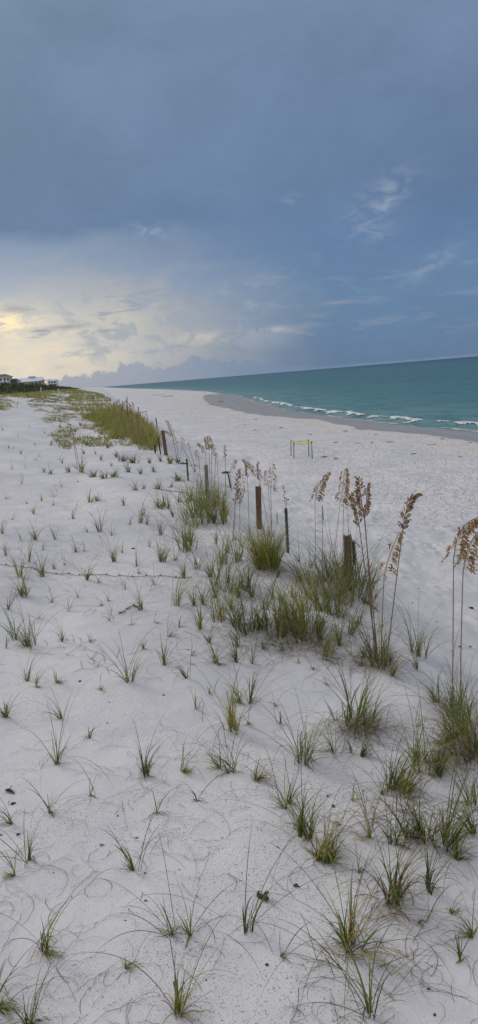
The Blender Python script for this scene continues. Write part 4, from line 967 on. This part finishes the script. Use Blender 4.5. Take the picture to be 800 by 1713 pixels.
def house_frame(px, u):
    D = ray(px, 650); uu, vv = xy2uv(D[0], D[1]); t = u/uu; return D[0]*t, D[1]*t
def windows(root, xs, z0, z1, yf, w_, mat='glass', frame='wwall'):
    for x in xs:
        m = MB(); m.box((x, yf-.03, (z0+z1)/2), (w_+.25, .10, z1-z0+.25)); f = m.build('window', M[frame], root)
        m = MB(); m.box((x, yf-.09, (z0+z1)/2), (w_, .05, z1-z0)); m.build('pane', M[mat], f)
def gable(root, cx, cy, wx, wy, z0, h, mat, over=.5, hip=0., name='roof'):
    m = MB(); x0, x1, y0, y1 = cx-wx/2-over, cx+wx/2+over, cy-wy/2-over, cy+wy/2+over; t = .22
    v = [(x0, y0, z0), (x1, y0, z0), (x1, y1, z0), (x0, y1, z0), (x0, y0, z0+t), (x1, y0, z0+t), (x1, y1, z0+t), (x0, y1, z0+t), (x0+hip, cy, z0+h), (x1-hip, cy, z0+h)]
    m.add(v, [(3, 2, 1, 0), (0, 1, 5, 4), (1, 2, 6, 5), (2, 3, 7, 6), (3, 0, 4, 7), (4, 5, 9, 8), (6, 7, 8, 9), (5, 6, 9), (7, 4, 8)]); return m.build(name, M[mat], root)
def hb(root, name, c, d, mat):
    m = MB(); m.box(c, d); return m.build(name, M[mat], root)
# two storey house with dark hip roof at the left edge
x, y = house_frame(4, 360); z = float(ground(x, y)); r = empty('beach_house', (x, y, z)); r.scale = (.62, .62, .77); r.rotation_euler.z = rad(6)
hb(r, 'wall', (0, 0, 3.2), (14, 9, 7.4), 'wwall'); rf = gable(r, 0, 0, 14, 9, 6.9, 1.9, 'roof', .9, 4.2)
hb(rf, 'fascia', (0, -5.43, 6.98), (15.8, .06, .3), 'wwall')
windows(r, [-5.2, -2.4, .6, 3.2, 5.6], 4.9, 6.3, -4.5, 1.3); windows(r, [-4, 2.5], 1.6, 3.4, -4.5, 2.2)
hb(r, 'balcony', (-1, -5.6, 4.2), (12, 2.1, .25), 'wwall')
for k in range(5): hb(r, 'balcony_post', (-6.5+k*2.9, -6.55, 2.1), (.22, .22, 4.1), 'wwall')
m = MB(); m.box((-1, -6.6, 5.15), (12, .07, .08))
for k in range(25): m.box((-6.9+k*.49, -6.6, 4.7), (.05, .05, .85))
m.build('railing', M['wwall'], r)
hb(r, 'dark_annex', (9.2, 0, 2.4), (4.2, 7, 4.9), 'glass'); gable(r, 9.2, 0, 4.2, 7, 4.85, 1.0, 'roof', .35, 1.)
tag(r, 'two-storey white house with dark hip roof, leftmost on the hill', 'house', 'houses on the hill'); marker('the two-storey house', 10, 634)
# long low white building
x, y = house_frame(51, 420); z = float(ground(x, y)); r = empty('long_beach_house', (x, y, z)); r.scale = (.76, .76, .86); r.rotation_euler.z = rad(5)
hb(r, 'wall', (0, 0, 2.0), (18.5, 10, 4.4), 'cwall')
m = MB(); m.add([(-9.8, -6, 4.0), (9.8, -6, 4.0), (9.8, 6, 4.0), (-9.8, 6, 4.0), (-9.8, -6, 4.2), (9.8, -6, 4.2), (8.6, 1, 6.6), (-8.6, 1, 6.6), (9.8, 6, 4.2), (-9.8, 6, 4.2)],
    [(3, 2, 1, 0), (0, 1, 5, 4), (4, 5, 6, 7), (1, 2, 8, 6, 5), (3, 0, 4, 7, 9), (2, 3, 9, 8), (8, 9, 7, 6)]); m.build('roof', M['roofm'], r)
hb(r, 'roof_vent', (1.8, 1, 6.9), (4.8, 2.6, .8), 'roofm')
hb(r, 'wall', (-6.2, -5.3, 4.9), (3.0, 1.2, 1.6), 'wwall'); windows(r, [-6.8, -5.6], 4.5, 5.4, -5.93, .7)
windows(r, [2.8, 5.2], .9, 3.2, -5.0, 1.8, frame='cwall'); windows(r, [7.6], .9, 3.2, -5.0, 1.5, frame='cwall')
hb(r, 'porch', (10.5, -3, 2.2), (5, 6, .2), 'wwall'); hb(r, 'porch_roof', (11.5, -3, 4.35), (6.5, 8, .25), 'roofm')
for k in range(3): hb(r, 'porch_post', (9.0+k*2.4, -6.4, 2.1), (.2, .2, 4.2), 'wwall')
tag(r, 'long low building with pale metal roof and cream walls in the middle', 'house', 'houses on the hill'); marker('the long pale-roofed building', 58, 636)
# small white house at the end
x, y = house_frame(90, 460); z = float(ground(x, y)); r = empty('small_beach_house', (x, y, z)); r.scale = (.72, .72, .78); r.rotation_euler.z = rad(4)
hb(r, 'wall', (0, 0, 2.4), (7, 8, 4.8), 'wwall'); gable(r, 0, 0, 7, 8, 4.7, 1.3, 'roofm', .5, 1.2)
windows(r, [-2.2, 0, 2.2], 3.0, 4.2, -4, 1.4); windows(r, [-2, 1.6], .9, 2.2, -4, 1.4)
hb(r, 'deck', (.4, -5, 2.5), (7.4, 2, .2), 'wwall')
for k in range(4): hb(r, 'deck_post', (-3+k*2.2, -5.8, 1.2), (.2, .2, 2.4), 'wwall')
tag(r, 'small white house with a deck, rightmost on the hill', 'house', 'houses on the hill'); marker('the small white house', 90, 638)

# ------------------------------------------------------------------ debris
def lump(px, py, wpx, hpx, mat, name, cat, label=None, mark=None, seed=0, jag=.35, group=None, head=None, flat=.5):
    b = at(px, py)
    if b is None: return
    d = depth_of(b); s = wpx*d/FPX/2; bm = bmesh.new(); bmesh.ops.create_icosphere(bm, subdivisions=2, radius=1)
    R_ = np.random.RandomState(seed+int(px*7+py)); k = R_.rand(3)*6; asp = R_.uniform(.6, 1.); th = R_.uniform(0, 3.14)
    for q in bm.verts:
        c = q.co; f = 1+jag*(math.sin(c.x*3.1+k[0])*math.sin(c.y*4.3+k[1])+.6*math.sin(c.z*5+k[2]+c.x*6))*.7
        X, Y, Z = c.x*s*f, c.y*s*asp*f, c.z*s*flat*f
        q.co = (X*math.cos(th)-Y*math.sin(th), X*math.sin(th)+Y*math.cos(th), Z+s*flat*.35)
    me = bpy.data.meshes.new(name); bm.to_mesh(me); bm.free(); me.materials.append(mat)
    o = bpy.data.objects.new(name, me); C.objects.link(o); o.location = tuple(b); tag(o, label, cat, group)
    if mark: marker(mark, px, py)
    if not label: auto_label(o, head, px, py)
    return o
# charred twig: two short knobbly arms
b = at(441, 1505); d = depth_of(b); s = d/FPX
r = empty('charred_twig', tuple(b)); m = MB()
m.tube([(-9*s, .03, .008), (-5*s, .015, .014), (0, 0, .018), (5*s, -.012, .014), (9*s, -.015, .012)], [.009, .014, .011, .015, .008], 7); m.build('main_stem', M['char'], r)
m = MB(); m.tube([(1*s, 0, .016), (5*s, .02, .022), (9*s, .035, .02)], [.009, .012, .006], 6); m.tube([(-9*s, .03, .01), (-7*s, .05, .02)], [.01, .004], 5); m.build('side_shoot', M['char'], r)
tag(r, 'black charred forked twig lying right of the tall upright tuft', 'twig'); marker('the charred twig', 441, 1505)
r = empty('dried_seed_pod', tuple(at(16, 1326))); m = MB()
m.tube([(-.035, .02, .01), (-.01, .005, .02), (.02, -.01, .015), (.045, -.03, .008)], [.004, .012, .010, .003], 6); m.build('pod', M['char'], r)
m = MB(); m.tube([(0, 0, .018), (.01, .03, .03), (.0, .05, .02)], .003, 5); m.build('stem', M['char'], r)
tag(r, 'dark dried seed pod on the sand at the left edge', 'seed pod')
marker('the dried seed pod', 16, 1326)
for i, (px, py, w_) in enumerate([(134, 1140, 6), (274, 1163, 6), (183, 1175, 3.5), (197, 1365, 4), (372, 1402, 4), (373, 1375, 3), (496, 1482, 10), (170, 1414, 8), (548, 1332, 6), (558, 1349, 9), (608, 1323, 6), (717, 1655, 6), (727, 1698, 7),
        (244, 1507, 6), (30, 1396, 8), (22, 1345, 9), (229, 1402, 6), (243, 1461, 6), (447, 1614, 7), (464, 1417, 4), (223, 918, 6), (2, 1397, 5), (315, 1087, 4), (180, 1210, 4), (770, 1082, 5), (651, 955, 4), (700, 985, 3), (787, 1082, 4),
        (755, 1090, 4), (788, 1018, 9), (690, 1009, 4), (730, 1041, 4), (300, 1455, 3), (330, 1500, 4), (120, 1500, 4), (210, 1540, 4), (640, 1640, 3), (750, 1590, 3), (90, 1460, 3), (345, 1640, 4)]):
    big = w_ > 7
    lump(px, py, w_*.9, w_*.6, M['shell' if i % 3 == 1 else 'char'], 'shell_fragment' if i % 3 == 1 else 'bark_chip', 'shell' if i % 3 == 1 else 'wood chip', seed=i, jag=.5, group='dark bits scattered on the sand',
         head=('larger ' if big else 'tiny ')+('grey shell fragment' if i % 3 == 1 else 'dark bark chip'))
lump(457, 1079, 8, 6, M['shell'], 'shell_fragment', 'shell', 'round grey shell below the dense fence-line grass', 'the round grey shell')
def weed(px, py, w_, label=None, mark=None, k=4):
    b = at(px, py)
    if b is None: return
    d = depth_of(b); L = w_*d/FPX; m = MB(); R_ = random.Random(int(px*13+py))
    for j in range(k):
        n = 7; x0 = R_.uniform(-.5, .1)*L; y0 = R_.uniform(-.35, .35)*max(.3, L*.5); p = []
        for i in range(n): 
            x_ = x0+i/(n-1)*L*R_.uniform(.5, .65); y_ = y0+.12*L*math.sin(i*1.4+j)
            p.append((x_, y_, float(ground(b[0]+x_, b[1]+y_))-b[2]+.02+R_.uniform(0, .03)))
        rr = max(.006, .00022*d)*R_.uniform(.7, 1.5); m.tube(p, [rr*(.4+R_.random()*.9) for _ in p], 5)
    o = m.build('seaweed_strand', M['weed'], None, None); o.location = tuple(b); tag(o, label, 'seaweed', 'dry seaweed strands on the beach')
    if mark: marker(mark, px, py)
    if not label: auto_label(o, 'dark seaweed strand', px, py)
weed(541, 765, 14, 'dark seaweed clump lying right of the yellow taped nest marker', None, 7)
for px, py, w_ in [(562, 768, 8), (441, 741, 13), (427, 702, 7), (427, 720, 7), (597, 742, 10), (650, 740, 22), (622, 741, 10), (600, 771, 10), (655, 752, 8), (694, 737, 16), (288, 681, 10), (262, 661, 16), (350, 677, 9), (318, 684, 12),
                   (410, 711, 7), (470, 716, 6), (520, 727, 7), (575, 722, 9), (630, 727, 8), (720, 745, 14), (760, 752, 10), (770, 765, 8), (690, 760, 9), (215, 661, 10), (310, 668, 10), (380, 700, 8), (330, 705, 7), (740, 735, 12), (785, 741, 10), (560, 741, 7),
                   (280, 663, 12), (370, 672, 7)]:
    if (px*7+py) % 3: weed(px, py, w_*random.uniform(.7, 1.5), k=random.choice([2, 3, 5]))
# runners crossing the sand
def runner(pts, label, r0=.004, nodes=True, mark=None):
    P_ = [at(*q) for q in pts]; b = P_[0]; path = []
    for i in range(len(P_)-1):
        for s in np.linspace(0, 1, 9)[:-1]:
            q = P_[i]*(1-s)+P_[i+1]*s; q = q+np.array([0, .03*math.sin(i*5+s*9), 0]); q[2] = float(ground(q[0], q[1]))+.012; path.append(q-b)
    root = empty('sand_runner', tuple(b)); m = MB(); m.tube(path, r0, 5); m.build('stem', M['runner'], root)
    if nodes:
        m = MB()
        for k in range(2, len(path)-1, 3):
            p = path[k]; m.tube([p+[-.02, 0, 0], p+[0, 0, .012], p+[.02, 0, 0]], [r0, r0*2.4, r0], 5)
            m.tube([p, p+[random.uniform(-.04, .04), random.uniform(-.06, .06), .03]], r0*.5, 4)
        m.build('root_nodes', M['runner'], root)
    tag(root, label, 'runner'); 
    if mark: marker(mark, pts[len(pts)//2][0], pts[len(pts)//2][1])
runner([(0, 946), (40, 949), (90, 960), (140, 963), (200, 965), (260, 965), (330, 968)], 'long straight brown runner crossing the upper left sand', .0042, mark='the long brown runner')
runner([(198, 1029), (208, 1024), (218, 1016), (228, 1015), (240, 1019)], 'short reddish bent runner in the left middle sand', .004)
runner([(255, 817), (285, 822), (310, 825), (332, 838)], 'low brown runner left of the grey wooden post', .007)
runner([(285, 768), (300, 772), (318, 779), (335, 781)], 'low brown runner right of the farthest brown post', .009)
runner([(605, 1002), (615, 1010), (625, 1017), (633, 1024)], 'dead brown stem lying right of the largest post', .008)
resolve_labels()
